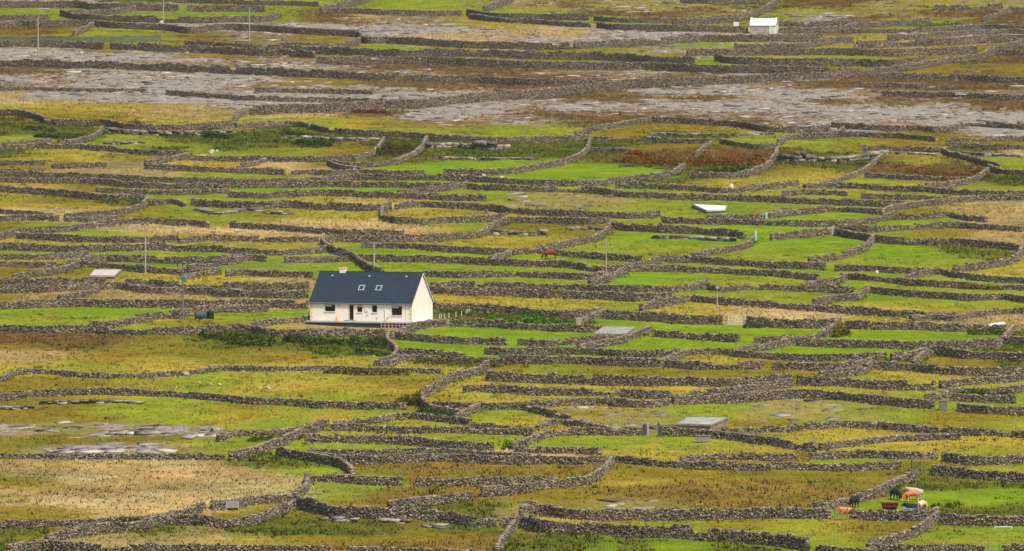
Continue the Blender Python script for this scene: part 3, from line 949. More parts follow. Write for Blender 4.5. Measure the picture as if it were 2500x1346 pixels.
def leaf_mat(name, upright=True, attr='tone', trans=0.0, rough=.9):
    m, nt, b = new_mat(name)
    A = N(nt, 'ShaderNodeAttribute', attribute_name=attr)
    nt.links.new(A.outputs['Color'], b.inputs['Base Color'])
    b.inputs['Roughness'].default_value = rough; b.inputs['Specular IOR Level'].default_value = .08
    if upright:      # grass blades take the light like the sward they grow in
        g = N(nt, 'ShaderNodeNewGeometry')
        v = N(nt, 'ShaderNodeVectorMath', operation='MULTIPLY_ADD')
        nt.links.new(g.outputs['Normal'], v.inputs[0]); v.inputs[1].default_value = (.35,)*3; v.inputs[2].default_value = (0, 0, 1)
        w = N(nt, 'ShaderNodeVectorMath', operation='NORMALIZE'); nt.links.new(v.outputs[0], w.inputs[0])
        nt.links.new(w.outputs[0], b.inputs['Normal'])
    return m

def build_grass():
    x, y = region_points(2.0)
    t = cover_at(x, y)
    keep = rng.random(len(x)) < GRASS_N[t]/2.0*(.35+1.3*vnoise(x, y, 2.6))
    # no grass inside the bungalow and on its terrace
    keep &= ~((np.abs(x-HX) < 13) & (y > HY-5.5) & (y < HY+12))
    x, y, t = x[keep], y[keep], t[keep]
    n = len(x)
    z = surface_z(x, y) - .03
    cl = vnoise(x, y, 7.0)*.55 + vnoise(x, y, 1.7)*.45
    w = np.clip((cl-.36)/.28 + rng.normal(0, .22, n), 0, 1)[:, None]
    c = COLA[t]*(1-w) + COLB[t]*w
    rmask = (t == TYPES.index('R')) | (t == TYPES.index('H'))
    heath = np.array([lin(132,92,58), lin(152,124,74), lin(126,120,60), lin(116,74,52), lin(168,144,98)])[np.clip((vnoise(x, y, 6.0)*5+rng.normal(0,.9,n)).astype(int), 0, 4)]*KALB
    c[rmask] = heath[rmask]
    br = rng.uniform(.66, 1.24, n)*(.82+.36*vnoise(x+33, y, 3.3))
    hay = np.isin(t, [TYPES.index('S'), TYPES.index('T')]); br[hay] = 1 + (br[hay]-1)*.45
    c = c*br[:, None]*sward_tint(x, y)
    h = GRASS_H[t]*rng.uniform(.55, 1.35, n)*(.7+.6*vnoise(x, y+11, 4.4))
    tus = (vnoise(x-13, y+21, 1.5) > .82) & np.isin(t, [TYPES.index(q) for q in 'LOYGMN']) & (vnoise(x, y, 21.0) > .4)
    c[tus] = c[tus]*.6 + COLA[TYPES.index('D')]*.3*rng.uniform(.6, 1.1, tus.sum())[:, None]
    h[tus] *= 1.7
    # rank, ungrazed growth at the foot of the walls
    ex, ey = [], []
    for s_, wx, wy in WALL_PATHS:
        m_ = int(s_[-1]*2.4)
        q = rng.uniform(0, s_[-1], m_); ax = np.interp(q, s_, wx); ay = np.interp(q, s_, wy)
        dx = np.interp(q+.4, s_, wx)-np.interp(q-.4, s_, wx); dy = np.interp(q+.4, s_, wy)-np.interp(q-.4, s_, wy)
        l_ = np.hypot(dx, dy)+1e-9; o_ = rng.choice([-1, 1], m_)*(.36+np.abs(rng.normal(0, .3, m_)))
        ex.append(ax-dy/l_*o_); ey.append(ay+dx/l_*o_)
    ex = np.concatenate(ex); ey = np.concatenate(ey)
    et = cover_at(ex, ey)
    k_ = (vnoise(ex, ey, 5.0) > .38) & (np.abs(ex) < .0597*ey+6) & ~np.isin(et, [TYPES.index('R')])
    ex, ey, et = ex[k_], ey[k_], et[k_]
    dk = COLA[TYPES.index('D')]; wv = (rng.uniform(.25, .9, len(ex))*(vnoise(ex, ey, 9.0) > .45))[:, None]
    ec = (COLA[et]*(1-wv) + dk*wv)*rng.uniform(.7, 1.1, len(ex))[:, None]
    eh = rng.uniform(.18, .5, len(ex))
    x = np.r_[x, ex]; y = np.r_[y, ey]; z = np.r_[z, surface_z(ex, ey)-.03]; c = np.vstack([c, ec]); h = np.r_[h, eh]; n = len(x)
    K = 3
    bx = np.repeat(x, K) + rng.uniform(-.28, .28, n*K); by = np.repeat(y, K) + rng.uniform(-.2, .2, n*K)
    bz = np.repeat(z, K); hh = np.repeat(h, K)*rng.uniform(.65, 1.2, n*K)
    ww = rng.uniform(.06, .15, n*K)*(.65+hh); an = rng.uniform(-1.0, 1.0, n*K)
    ca, sa = np.cos(an)*ww, np.sin(an)*ww
    le = rng.normal(0, .35, n*K)*hh; le2 = rng.normal(0, .3, n*K)*hh
    V = np.empty((n*K, 3, 3))
    V[:, 0] = np.stack([bx-ca, by-sa, bz], 1); V[:, 1] = np.stack([bx+ca, by+sa, bz], 1)
    V[:, 2] = np.stack([bx+le, by+le2, bz+hh], 1)
    F = np.arange(n*K*3).reshape(-1, 3)
    cc = np.repeat(c, K*3, 0); cc = np.hstack([cc, np.ones((len(cc), 1))])
    o = np_mesh('grass', V.reshape(-1, 3), F, leaf_mat('grass_blades'), cols={'tone': cc})
    tag(o, 'rough mixed grass covering the small walled fields', 'grass', kind='stuff')
    print('grass tufts', n)

STONE_STOPS = [(0.0, lin(70,63,54)), (.16, lin(98,89,77)), (.42, lin(122,112,96)), (.66, lin(140,129,111)),
               (.88, lin(164,152,131)), (.965, lin(200,189,168)), (1.0, lin(164,128,104))]
def stone_mat(name, stops=STONE_STOPS, gain=1.0):
    m, nt, b = new_mat(name)
    g = N(nt, 'ShaderNodeNewGeometry')
    c = ramp(nt, g.outputs['Random Per Island'], stops)
    pat = ramp(nt, noise(nt, 2.6, 5, .7), [(.30, (.74,.74,.75)), (.5, (1,1,1)), (.72, (1.2,1.18,1.14))])
    big = ramp(nt, noise(nt, .12, 3, .6), [(.3, (.82,.83,.86)), (.7, (1.12,1.08,1.02))])
    c = mixrgb(nt, mixrgb(nt, c, pat, 1.0, 'MULTIPLY'), big, 1.0, 'MULTIPLY')
    if gain != 1.0:                                      # upper faces mixed paler: light on the wall tops put into the colour
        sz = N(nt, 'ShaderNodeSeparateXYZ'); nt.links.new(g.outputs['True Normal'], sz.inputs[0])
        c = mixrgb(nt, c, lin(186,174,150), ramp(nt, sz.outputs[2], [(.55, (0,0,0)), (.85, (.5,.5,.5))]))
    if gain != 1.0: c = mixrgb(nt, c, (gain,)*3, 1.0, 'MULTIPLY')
    nt.links.new(c, b.inputs['Base Color'])
    b.inputs['Roughness'].default_value = .95; b.inputs['Specular IOR Level'].default_value = .15
    return m
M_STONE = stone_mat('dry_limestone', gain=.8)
M_LEDGE = stone_mat('ledge_limestone', [(0, lin(92,86,80)), (.4, lin(122,114,106)), (.8, lin(148,139,128)), (1, lin(172,162,148))])
M_PAVE = stone_mat('pavement_limestone', [(0, lin(92,86,79)), (.3, lin(128,121,112)), (.7, lin(156,149,139)), (.95, lin(190,183,172)), (1, lin(136,110,88))])

M_FLAT = stone_mat('flat_limestone', [(0, lin(130,124,114)), (.3, lin(158,151,142)), (.7, lin(178,171,162)), (1, lin(200,194,184))])
BOXF = np.array([(0,3,2,1),(4,5,6,7),(0,1,5,4),(1,2,6,5),(2,3,7,6),(3,0,4,7)])
CORN = np.array([(-1,-1,-1),(1,-1,-1),(1,1,-1),(-1,1,-1),(-1,-1,1),(1,-1,1),(1,1,1),(-1,1,1)], float)*.5

def stones(cent, tx, ty, L, T, H, tilt, yaw, jit=.16, rg=rng, lie=False):
    """irregular blocks: centres (n,3), unit tangent (n,), sizes (n,)"""
    n = len(cent)
    c = CORN[None] * (1 + rg.uniform(-jit, jit, (n, 8, 3)) * 1.6)
    c = c*np.stack([L, T, H], 1)[:, None, :]
    ct, st = np.cos(tilt)[:, None], np.sin(tilt)[:, None]
    u = c[..., 0]*ct - c[..., 2]*st; w = c[..., 0]*st + c[..., 2]*ct; v = c[..., 1]
    cy, sy = np.cos(yaw)[:, None], np.sin(yaw)[:, None]
    u, v = u*cy - v*sy, u*sy + v*cy
    X = cent[:, 0:1] + u*tx[:, None] - v*ty[:, None]
    Y = cent[:, 1:2] + u*ty[:, None] + v*tx[:, None]
    Z = cent[:, 2:3] + w + (SLOPE*(Y - cent[:, 1:2]) if lie else 0)     # flags bed into the slope
    return np.stack([X, Y, Z], -1).reshape(-1, 3)

def path3(line, step=.25):
    P = to_ground(line[:, 0], line[:, 1])
    d = np.r_[0, np.cumsum(np.hypot(np.diff(P[:, 0]), np.diff(P[:, 1])))]
    s = np.arange(0, d[-1], step)
    x = np.interp(s, d, P[:, 0]); y = np.interp(s, d, P[:, 1])
    if len(s) > 12:                              # smooth the survey's steps
        k = np.ones(9)/9
        xp = np.r_[np.full(4, x[0]), x, np.full(4, x[-1])]; yp = np.r_[np.full(4, y[0]), y, np.full(4, y[-1])]
        x = np.convolve(xp, k, 'valid'); y = np.convolve(yp, k, 'valid')
    return s, x, y

n_stones = 0
WALL_PATHS = []
def build_wall(label, h, line, seed, ledge=False):
    global n_stones
    rg = np.random.default_rng(seed)
    flat = label.startswith('pale flat')
    s, x, y = path3(line)
    L = s[-1]
    V = []
    sp0 = (.19 if not ledge else (1.5 if flat else 1.1))*(1.0 + .1*rg.random())
    if not ledge: h = h*(.9 + .3*float(np.clip((300-line[:, 1].mean())/60, 0, 1)))
    rough = rg.uniform(.05, .17)
    ph = rg.uniform(0, 50)
    row_h = .16 if not ledge else (.2 if flat else max(.28, h/2.2))
    z0 = 0.0; r = 0
    while z0 < h*1.5:
        hr = row_h*rg.uniform(.85, 1.15)
        st = sp0*rg.uniform(.9, 1.1)
        q = np.arange(rg.uniform(0, min(st, L)), L, st if not flat else st*.28); q = q + rg.uniform(-.35, .35, len(q))*st
        q = np.clip(q, 0, L)
        top = h*(1 + rough*(2*vnoise(q+ph*7, q*0+ph, 3.1)-1)*.8 + rough*(2*vnoise(q+ph, q*0, .8)-1)*.8)
        if not ledge:
            gap = vnoise(q+ph*3, q*0+ph*2, 5.0)
            top = top*np.where(gap < .09, .66, 1.0)
        ok = (z0 + hr*.35 < top) if not flat else (np.full(len(q), z0 == 0))
        q = q[ok]
        if len(q):
            n = len(q)
            px = np.interp(q, s, x); py = np.interp(q, s, y)
            e = .4
            tx = np.interp(q+e, s, x) - np.interp(q-e, s, x); ty = np.interp(q+e, s, y) - np.interp(q-e, s, y)
            m = np.hypot(tx, ty) + 1e-9; tx /= m; ty /= m
            f = z0/h
            th = ((.66 - .2*f) if not ledge else (2.6 if flat else 1.5))*rg.uniform(.8, 1.15, n)
            off = rg.normal(0, .024 if not ledge else (2.0 if flat else .14), n)
            cz = ground_z(px, py) + z0 + hr*.5 - .1 + rg.normal(0, .02, n)
            cent = np.stack([px - ty*off, py + tx*off, cz], 1)
            sl = st*rg.uniform(.75, 1.5, n); sh = hr*rg.uniform(.8, 1.45, n)
            tilt = rg.normal(0, .22 if not ledge else (.008 if flat else .05), n); yaw = rg.normal(0, .16, n)
            V.append(stones(cent, tx, ty, sl, th, sh, tilt, yaw, .15 if not ledge else .12, rg, flat))
        z0 += hr; r += 1
    if not ledge: WALL_PATHS.append((s, x, y))
    V = np.vstack(V); n = len(V)//8; n_stones += n
    F = (BOXF[None] + (np.arange(n)*8)[:, None, None]).reshape(-1, 4)
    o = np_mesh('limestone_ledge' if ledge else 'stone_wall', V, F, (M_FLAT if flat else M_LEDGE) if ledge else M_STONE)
    tag(o, label, ('flat rock' if flat else 'rock ledge') if ledge else 'wall', 'bare limestone ledges' if ledge else 'dry stone walls between the small fields', 'thing')
    return o
for k, ((lab, h, _), line) in enumerate(zip(walls, wall_lines)):
    build_wall(lab, h, line, 100+k)
for k, (lab, h, p) in enumerate(ledges):
    build_wall(lab, h, catmull(p), 900+k, True)
print('walls', len(walls), 'stones', n_stones)

def build_pavement():
    """loose flags and low steps of bare limestone"""
    x, y = region_points(.75)
    t = cover_at(x, y)
    pr = np.array([0,0,0,0,0,0,0,0,.16,.12,.08,0])[t]
    k = rng.random(len(x)) < pr*(.2+1.6*vnoise(x, y, 4.0))
    k &= ~((np.abs(x-HX) < 13) & (y > HY-5.5) & (y < HY+12))
    x, y = x[k], y[k]; n = len(x)
    L = rng.uniform(.6, 1.8, n)*(1+.9*(rng.random(n) < .25)); T = L*rng.uniform(.5, 1.1, n); H = rng.uniform(.03, .16, n)*(1+1.2*(rng.random(n)<.12))+.1
    cent = np.stack([x, y, surface_z(x, y) + H*.5 - .1 - rng.uniform(0, .08, n)], 1)
    a = rng.normal(.15, .5, n)
    V = stones(cent, np.cos(a), np.sin(a), L, T, H, rng.normal(0, .025, n), rng.normal(0, .3, n), .2, rng, True)
    F = (BOXF[None] + (np.arange(n)*8)[:, None, None]).reshape(-1, 4)
    o = np_mesh('limestone_pavement', V, F, M_PAVE)
    tag(o, 'scattered flags of bare grey limestone lying in the fields', 'rock', kind='stuff')
    print('flags', n)
# ------------------------------------------------------------------ the white bungalow
M_RENDER = surf('white_render', lin(251,242,228), .85, .05, .9, bump=.1)
M_CREAM = surf('cream_band', lin(232,214,178), .8, .08, 2)
M_DARKFRAME = surf('dark_frame', lin(40,30,26), .5, .2, 4)
M_DOOR = surf('brown_door', lin(44,20,16), .45, .25, 3)
M_WHITE = surf('white_paint', lin(236,236,232), .5, .06, 3)
M_CONC = surf('weathered_concrete', lin(164,164,160), .9, .22, .8, bump=.3)
M_CONC_DK = surf('dark_painted_concrete', lin(58,68,68), .9, .35, .7, bump=.3)
M_BLOCK = surf('pink_concrete_block', lin(196,170,158), .9, .15, 2)
M_LEAD = surf('pale_metal_frame', lin(176,192,200), .4, .1, 4, metal=.2)
M_TERRA = surf('terracotta', lin(204,108,70), .8, .2, 3)
M_GUTTER = surf('gutter_metal', lin(150,152,152), .5, .2, 3)
M_SOFFIT_SHADE = surf('soffit_shade_black', lin(26,22,20), .7, .2, 3)  # near black: the shade under the eaves put into the colour
def glass(name, tint=(.012,.016,.014)):
    m, nt, b = new_mat(name); b.inputs['Base Color'].default_value = (*tint, 1)
    b.inputs['Roughness'].default_value = .15; b.inputs['Specular IOR Level'].default_value = .25
    return m
M_GLASS = glass('window_glass'); M_SKYGLASS = glass('skylight_glass', (.03,.05,.075)); M_BROWNGLASS = glass('curtained_glass', (.045,.02,.012))
M_BLIND = surf('pale_blind', lin(206,206,186), .8, .05, 3)
def slate_mat():
    m, nt, b = new_mat('blue_slate')
    t = N(nt, 'ShaderNodeTexCoord'); bt = N(nt, 'ShaderNodeTexBrick'); nt.links.new(t.outputs['UV'], bt.inputs['Vector'])
    bt.inputs['Color1'].default_value = (*lin(33,47,63), 1); bt.inputs['Color2'].default_value = (*lin(42,58,75), 1)
    bt.inputs['Mortar'].default_value = (*lin(24,34,46), 1); bt.inputs['Scale'].default_value = 1.0
    bt.inputs['Mortar Size'].default_value = .012; bt.inputs['Brick Width'].default_value = .3; bt.inputs['Row Height'].default_value = .2
    pat = ramp(nt, noise(nt, 1.4, 5, .65), [(.3, (.86,.9,.92)), (.7, (1.12,1.08,1.06))])
    nt.links.new(mixrgb(nt, bt.outputs['Color'], pat, 1.0, 'MULTIPLY'), b.inputs['Base Color'])
    b.inputs['Roughness'].default_value = .6; b.inputs['Specular IOR Level'].default_value = .35
    bn = N(nt, 'ShaderNodeBump'); bn.inputs['Strength'].default_value = .4; bn.inputs['Distance'].default_value = .02
    nt.links.new(bt.outputs['Fac'], bn.inputs['Height']); bn.invert = True; nt.links.new(bn.outputs[0], b.inputs['Normal'])
    return m
M_SLATE = slate_mat()

LEN, DEP, EAVE, RISE = 15.45, 8.5, 2.56, 4.15
YAW = R(-20)
FOOT = G(880, 799)
HZ = FOOT.z + .74
HC = Vector((FOOT.x, FOOT.y + 3.0, HZ))          # middle of the front wall, at floor level
H0 = HC - Vector((math.cos(YAW), math.sin(YAW), 0))*LEN/2
HX, HY = HC.x, HC.y

def build_house():
    hs = empty('bungalow', H0, YAW)
    tag(hs, 'white rendered bungalow with a steep dark blue slate roof', 'house', kind='thing')
    W = [(2.26, 3.80, 1.31, 2.24), (5.96, 6.61, 0.12, 2.24), (7.19, 7.93, 1.27, 2.24), (9.45, 10.19, 1.27, 2.24), (12.40, 13.97, .89, 2.16)]
    # front wall in real openings
    mb = MB(); T = .32
    xs = sorted({0, LEN} | {w[0] for w in W} | {w[1] for w in W})
    for xa, xb in zip(xs[:-1], xs[1:]):
        op = [w for w in W if w[0] <= xa+1e-6 and w[1] >= xb-1e-6]
        if op:
            mb.box(xa, xb, 0, T, -.6, op[0][2]); mb.box(xa, xb, 0, T, op[0][3], EAVE)
        else: mb.box(xa, xb, 0, T, -.6, EAVE)
    mb.box(0, LEN, DEP-T, DEP, -.6, EAVE)
    for xa, xb in ((0, T), (LEN-T, LEN)):
        mb.box(xa, xb, T, DEP-T, -.6, EAVE)
        tri = lambda x: [(x, .0, EAVE), (x, DEP, EAVE), (x, DEP/2, EAVE+RISE)]
        mb.prism(tri(xa), tri(xb))
    mb.box(T, LEN-T, T, DEP-T, -.6, -.02)                       # floor slab
    wl = mb.build('wall', M_RENDER, hs)
    mb = MB(); qb = MB()
    for i in range(8):                                           # quoins, front corners
        z = -.0 + i*.32; d = .42 if i % 2 else .26
        mb.box(LEN-d, LEN+.02, -.025, 0, z, z+.321)
        qb.box(-.02, d, -.025, 0, z, z+.321)
    mb.build('quoins', M_CREAM, wl); qb.build('quoins', M_CREAM, wl)
    mb = MB(); mb.box(14.5, 14.62, -.022, 0, 0, EAVE-.05); mb.build('movement_joint', M_CREAM, wl)
    for i, (xa, xb, za, zb) in enumerate(W):
        if i == 1:
            mb = MB(); mb.box(xa+.06, xb-.06, .14, .20, za, zb-.06)
            d = mb.build('door', M_DOOR, hs)
            MB().box(xa+.14, xa+.18, .08, .14, 1.1, 1.25).build('handle', M_LEAD, d)
            fr = MB(); fr.box(xa, xa+.06, .12, .22, za, zb).box(xb-.06, xb, .12, .22, za, zb).box(xa+.06, xb-.06, .12, .22, zb-.06, zb)
            fr.build('door_frame', M_DARKFRAME, d)
            sr = MB(); sr.box(xa-.12, xa, -.02, 0, .0, zb+.1).box(xb, xb+.12, -.02, 0, .0, zb+.1).box(xa, xb, -.02, 0, zb, zb+.1)
            sr.build('surround', M_CREAM, d)
            MB().box(xa-.5, xb+.5, -.75, -.026, 0, .12).build('doorstep', M_CONC, d)
            continue
        f = .06
        fr = MB(); fr.box(xa, xb, .12, .2, za, za+f).box(xa, xb, .12, .2, zb-f, zb).box(xa, xa+f, .12, .2, za+f, zb-f).box(xb-f, xb, .12, .2, za+f, zb-f)
        if xb-xa > 1: fr.box(xa+(xb-xa)*.68, xa+(xb-xa)*.68+f, .12, .2, za+f, zb-f)
        w = fr.build('window', M_DARKFRAME, hs)
        MB().box(xa+f, xb-f, .155, .175, za+f, zb-f).build('pane', M_BROWNGLASS if i == 4 else M_GLASS, w)
        MB().box(xa-.1, xb+.1, -.1, .1, za-.09, za).build('sill', M_WHITE, w)
        sr = MB(); sr.box(xa-.1, xa, -.02, 0, za, zb+.1).box(xb, xb+.1, -.02, 0, za, zb+.1).box(xa, xb, -.02, 0, zb, zb+.1)
        sr.build('surround', M_CREAM, w)
        if i != 3: MB().box(xa+f, xa+(xb-xa)*(.64 if xb-xa > 1 else .92), .135, .15, zb-.27, zb-f).build('blind', M_BLIND, w)
    # roof: two slate slopes with thickness
    sl = math.hypot(DEP/2, RISE); k = .35/sl*1.0
    def slope(sign):
        y0 = -.16 if sign > 0 else DEP+.16
        z0 = EAVE - .16*RISE/(DEP/2)
        yr, zr = DEP/2, EAVE+RISE
        nrm = Vector((0, -RISE*sign, DEP/2)).normalized()*.12
        a = [Vector((-.14, y0, z0)), Vector((LEN+.14, y0, z0)), Vector((LEN+.14, yr, zr)), Vector((-.14, yr, zr))]
        return [p + nrm*.2 for p in a], [p + nrm*1.2 for p in a]
    mb = MB(); mb.prism(*slope(1)); mb.prism(*slope(-1))
    rf = mb.build('roof', M_SLATE, hs)
    uv = rf.data.uv_layers.new(name='UVMap')
    for p in rf.data.polygons:
        for li in p.loop_indices:
            co = rf.data.vertices[rf.data.loops[li].vertex_index].co
            uv.data[li].uv = (co.x, co.z*sl/RISE)
    MB().tube((-.15, DEP/2, EAVE+RISE+.09), (LEN+.15, DEP/2, EAVE+RISE+.09), .1, n=8).build('ridge_tiles', M_SLATE, rf)
    ez = EAVE-.16*RISE/(DEP/2)
    MB().box(-.1, LEN+.1, -.28, -.165, ez+.02, ez+.13).build('gutter', M_GUTTER, rf)
    MB().box(-.05, LEN+.05, -.155, -.012, ez-.05, ez+.02).build('soffit_shade', M_SOFFIT_SHADE, rf)  # strip below the eaves, painted as dark as its shade
    bg = MB()
    for s_ in (1, -1):
        a, _ = slope(s_)
        for x in (LEN+.141,):
            q = [Vector((x, a[1].y, a[1].z-.14)), Vector((x, a[1].y, a[1].z+.03)), Vector((x, a[2].y, a[2].z+.03)), Vector((x, a[2].y, a[2].z-.16))]
            bg.prism(q, [p+Vector((.03, 0, 0)) for p in q])
    bg.build('bargeboard', M_WHITE, rf)
    def on_roof(x, t, up=0.0):
        nrm = Vector((0, -RISE, DEP/2)).normalized()
        return Vector((x, t*DEP/2, EAVE+t*RISE)) + nrm*(.144+up)
    ux = Vector((1,0,0)); us = Vector((0, DEP/2, RISE)).normalized(); un = Vector((0, -RISE, DEP/2)).normalized()
    def slab(mb, c, w, l, t):
        q = [c - ux*w/2 - us*l/2, c + ux*w/2 - us*l/2, c + ux*w/2 + us*l/2, c - ux*w/2 + us*l/2]
        return mb.prism(q, [p+un*t for p in q])
    for x in (7.12, 9.75):
        c = on_roof(x, .47); mb = MB(); w, l, f = .86, 1.0, .13
        for dx, dl, ww, ll in ((-(w-f)/2, 0, f, l), ((w-f)/2, 0, f, l), (0, -(l-f)/2, w-2*f, f), (0, (l-f)/2, w-2*f, f)):
            slab(mb, c + ux*dx + us*dl, ww, ll, .09)
        k = mb.build('skylight', M_LEAD, rf)
        slab(MB(), c + un*.01, w-2*f, l-2*f, .03).build('pane', M_SKYGLASS, k) if False else slab(MB(), c + un*.01, w-2*f, l-2*f, .03).build('skylight_pane', M_SKYGLASS, rf)
    for x in (2.05, 7.70, 13.35):
        slab(MB(), on_roof(x, .85), .26, .22, .12).build('roof_vent', M_LEAD, rf)
    ch = MB(); zc = EAVE+RISE; ch.box(2.95, 3.85, DEP/2-.3, DEP/2+.3, zc-.5, zc+.55).box(2.9, 3.9, DEP/2-.36, DEP/2+.36, zc+.551, zc+.66)
    c = ch.build('chimney', M_RENDER, hs)
    for x in (3.2, 3.6):
        MB().lathe([(.12, 0), (.1, .1), (.09, .3), (.12, .33), (.12, .38)], 12, (x, DEP/2, zc+.661)).build('chimney_pot', M_TERRA, c)
    dp = MB(); dp.tube((11.46, -.24, ez+.05), (11.46, -.06, ez-.3), .05).tube((11.46, -.06, ez-.3), (11.46, -.06, .05), .06)
    dp.build('downpipe', M_WHITE, hs)
    MB().box(8.38, 8.83, -.08, 0, 1.35, 1.93).build('meter_box', M_WHITE, hs)
    MB().tube((8.72, -.1, .9), (8.72, .0, .9), .09).build('boiler_vent', M_GUTTER, hs)
    MB().box(4.35, 4.47, -.05, 0, 2.05, 2.17).build('wall_vent', M_DARKFRAME, hs)
    MB().box(6.72, 6.86, -.12, 0, 2.2, 2.36).build('wall_lamp', M_TERRA, hs)
    # terrace
    tr = empty('terrace', H0, YAW)
    tag(tr, 'raised grey concrete terrace running along the front of the bungalow', 'terrace', kind='thing')
    sb = MB(); sb.box(.2, 17.2, -3.0, -.01, -.16, -.004).box(LEN+.02, 18.45, -.009, 8.2, -.16, -.008)
    sb.build('slab', M_CONC, tr)
    MB().box(.4, 16.4, -2.9, -2.6, -1.2, -.161).build('retaining_wall', M_CONC_DK, tr)
    MB().box(16.41, 18.4, -.6, 8.1, -1.2, -.161).build('side_wall', M_CONC, tr)
    bl = MB()
    for i in range(8):
        bl.box(12.0+i*.55, 12.09+i*.55, -3.25, -3.02, -.78, -.1)
    for z in (-.82, -.46, -.1): bl.box(11.95, 16.0, -3.27, -3.015, z, z+.08)
    bl.build('pierced_block_rail', M_BLOCK, tr)
    # things standing at the front wall
    def local(x, y, z): return H0 + Matrix.Rotation(YAW, 3, 'Z') @ Vector((x, y, z))
    cn = empty('traffic_cone', local(4.2, -.45, 0))
    tag(cn, 'small orange cone standing against the front wall of the bungalow', 'cone')
    MB().lathe([(.2, .05), (.16, .12), (.04, .62), (.03, .66)], 14).build('cone_body', surf('orange_plastic', lin(236,150,40), .5, .1, 4), cn)
    MB().box(-.26, .26, -.26, .26, 0, .049).build('base', surf('orange_base', lin(220,130,40), .5, .1, 4), cn)
    for x, r_, h_, lb in ((10.4, .16, .34, 'pale plant pot left of the bungalow downpipe'), (11.95, .2, .4, 'pale plant pot right of the bungalow downpipe')):
        p = empty('plant_pot', local(x, -.5, 0)); tag(p, lb, 'plant pot', 'pots on the terrace')
        MB().lathe([(r_*.7, 0), (r_, h_*.9), (r_*1.1, h_*.9), (r_*1.1, h_), (r_*.9, h_)], 14).build('pot', M_WHITE, p)
        pl = MB(); rr = random.Random(int(x*10))
        for i in range(26):
            a = rr.uniform(0, 6.28); e = rr.uniform(.4, 1.4); d = Vector((math.cos(a)*math.cos(e), math.sin(a)*math.cos(e), math.sin(e)))*rr.uniform(.18, .34)
            pl.tube((0, 0, h_), Vector((0, 0, h_))+d, .018, .004, 4)
        pl.build('leaves', surf('pot_leaves', lin(84,120,60), .8, .3, 5), p)
build_house()
# ------------------------------------------------------------------ poles and wires
M_POLE = surf('weathered_pole', lin(176,164,150), .9, .25, 2)
M_POLE_DK = surf('tarred_pole', lin(120,116,112), .9, .3, 2)
M_INS = surf('insulator', lin(40,38,44), .4, .2, 5)
M_ARM = surf('galvanised_arm', lin(120,132,134), .6, .2, 3)
M_STEEL = surf('galvanised_steel', lin(186,192,190), .5, .15, 3, metal=.3)
M_TRANS = surf('transformer_paint', lin(96,128,140), .6, .2, 3)
M_WIRE = surf('wire', lin(120,122,116), .6, .1, 3)

def pole(label, px, pb, pt, style, mat=M_POLE, r=.125):
    p = G(px, pb); u = unit_at(p); h = (pb-pt)/u
    e = empty('utility_pole', p); tag(e, label, 'pole', 'wooden poles standing in the fields', 'thing')
    MB().tube((0,0,-.3), (0,0,h), r, r*.72, 10).build('pole_shaft', mat, e, smooth=False)
    def arm(z, w, n, rz=0.0):
        a = MB().box(-w/2, w/2, -.06, .06, z-.06, z+.06)
        o = a.build('crossarm', M_ARM, e); o.rotation_euler.z = rz
        for i in range(n):
            x = -w/2 + .1 + (w-.2)*i/(n-1)
            q = MB().lathe([(.05, 0), (.09, .04), (.06, .1), (.1, .14), (.05, .24)], 8, (x, 0, z+.061)).build('insulator', M_INS, o)
    if style == 'twin':                       # two insulators on short brackets
        for s in (-1, 1):
            b = MB().box(min(0, s*.42), max(0, s*.42), -.05, .05, h-.02, h+.06).build('bracket', M_ARM, e)
            MB().lathe([(.07, 0), (.12, .05), (.08, .14), (.12, .19), (.05, .32)], 8, (s*.36, 0, h+.061)).build('insulator', M_INS, b)
    elif style == 'cross':
        arm(h-.1, 2.0, 3, R(8))
    elif style == 'trans':
        arm(h-.05, 1.7, 3, R(5))
        t = MB().lathe([(.2, 0), (.25, .05), (.25, .75), (.2, .85), (.06, .95)], 12, (.42, -.1, h-2.3)).build('transformer', M_TRANS, e)
        MB().tube((.1, -.02, h-1.9), (.42, -.1, h-1.9), .05).build('hanger', M_ARM, e)
    elif style == 'double':
        arm(h-.15, 1.2, 2, R(4)); arm(h-1.0, 1.5, 3, R(4))
    elif style == 'lamp':
        MB().box(-.22, .22, -.2, .1, h-.1, h+.18).build('cap_box', M_STEEL, e)
    else:
        MB().lathe([(r*.8, 0), (r*.9, .05), (.03, .12)], 8, (0,0,h)).build('pole_cap', mat, e)
    return e, p, h
pole('leftmost far utility pole, standing on bare rock', 93, 138, 41, 'cap', r=.16)
pole('far utility pole with its top cut off by the picture edge', 399, 58, -8, 'cap', r=.16)
pole('far utility pole with a thin crossarm above the narrow green strip', 609, 107, 18, 'cross', r=.16)
pole('utility pole with two dark insulators at its top, left', 355, 668, 551, 'twin', M_POLE, .13)
_, pA, hA = pole('utility pole with a crossarm and small transformer, left of the tanks', 446, 779, 650, 'trans', M_POLE_DK, .15)
pole('thin short pole leaning at the corner of the grey rain slab field', 217, 726, 668, 'cap', M_POLE_DK, .09)
_, pB, hB = pole('utility pole rising behind the bungalow roof ridge', 913, 669, 592, 'cross', r=.14)
pole('slim utility pole with two crossarms, right of the red brown cow', 1480, 668, 583, 'double', r=.11)
pole('slim pale pole with a small box on top, above the barred gate', 1751, 771, 703, 'lamp', r=.1)

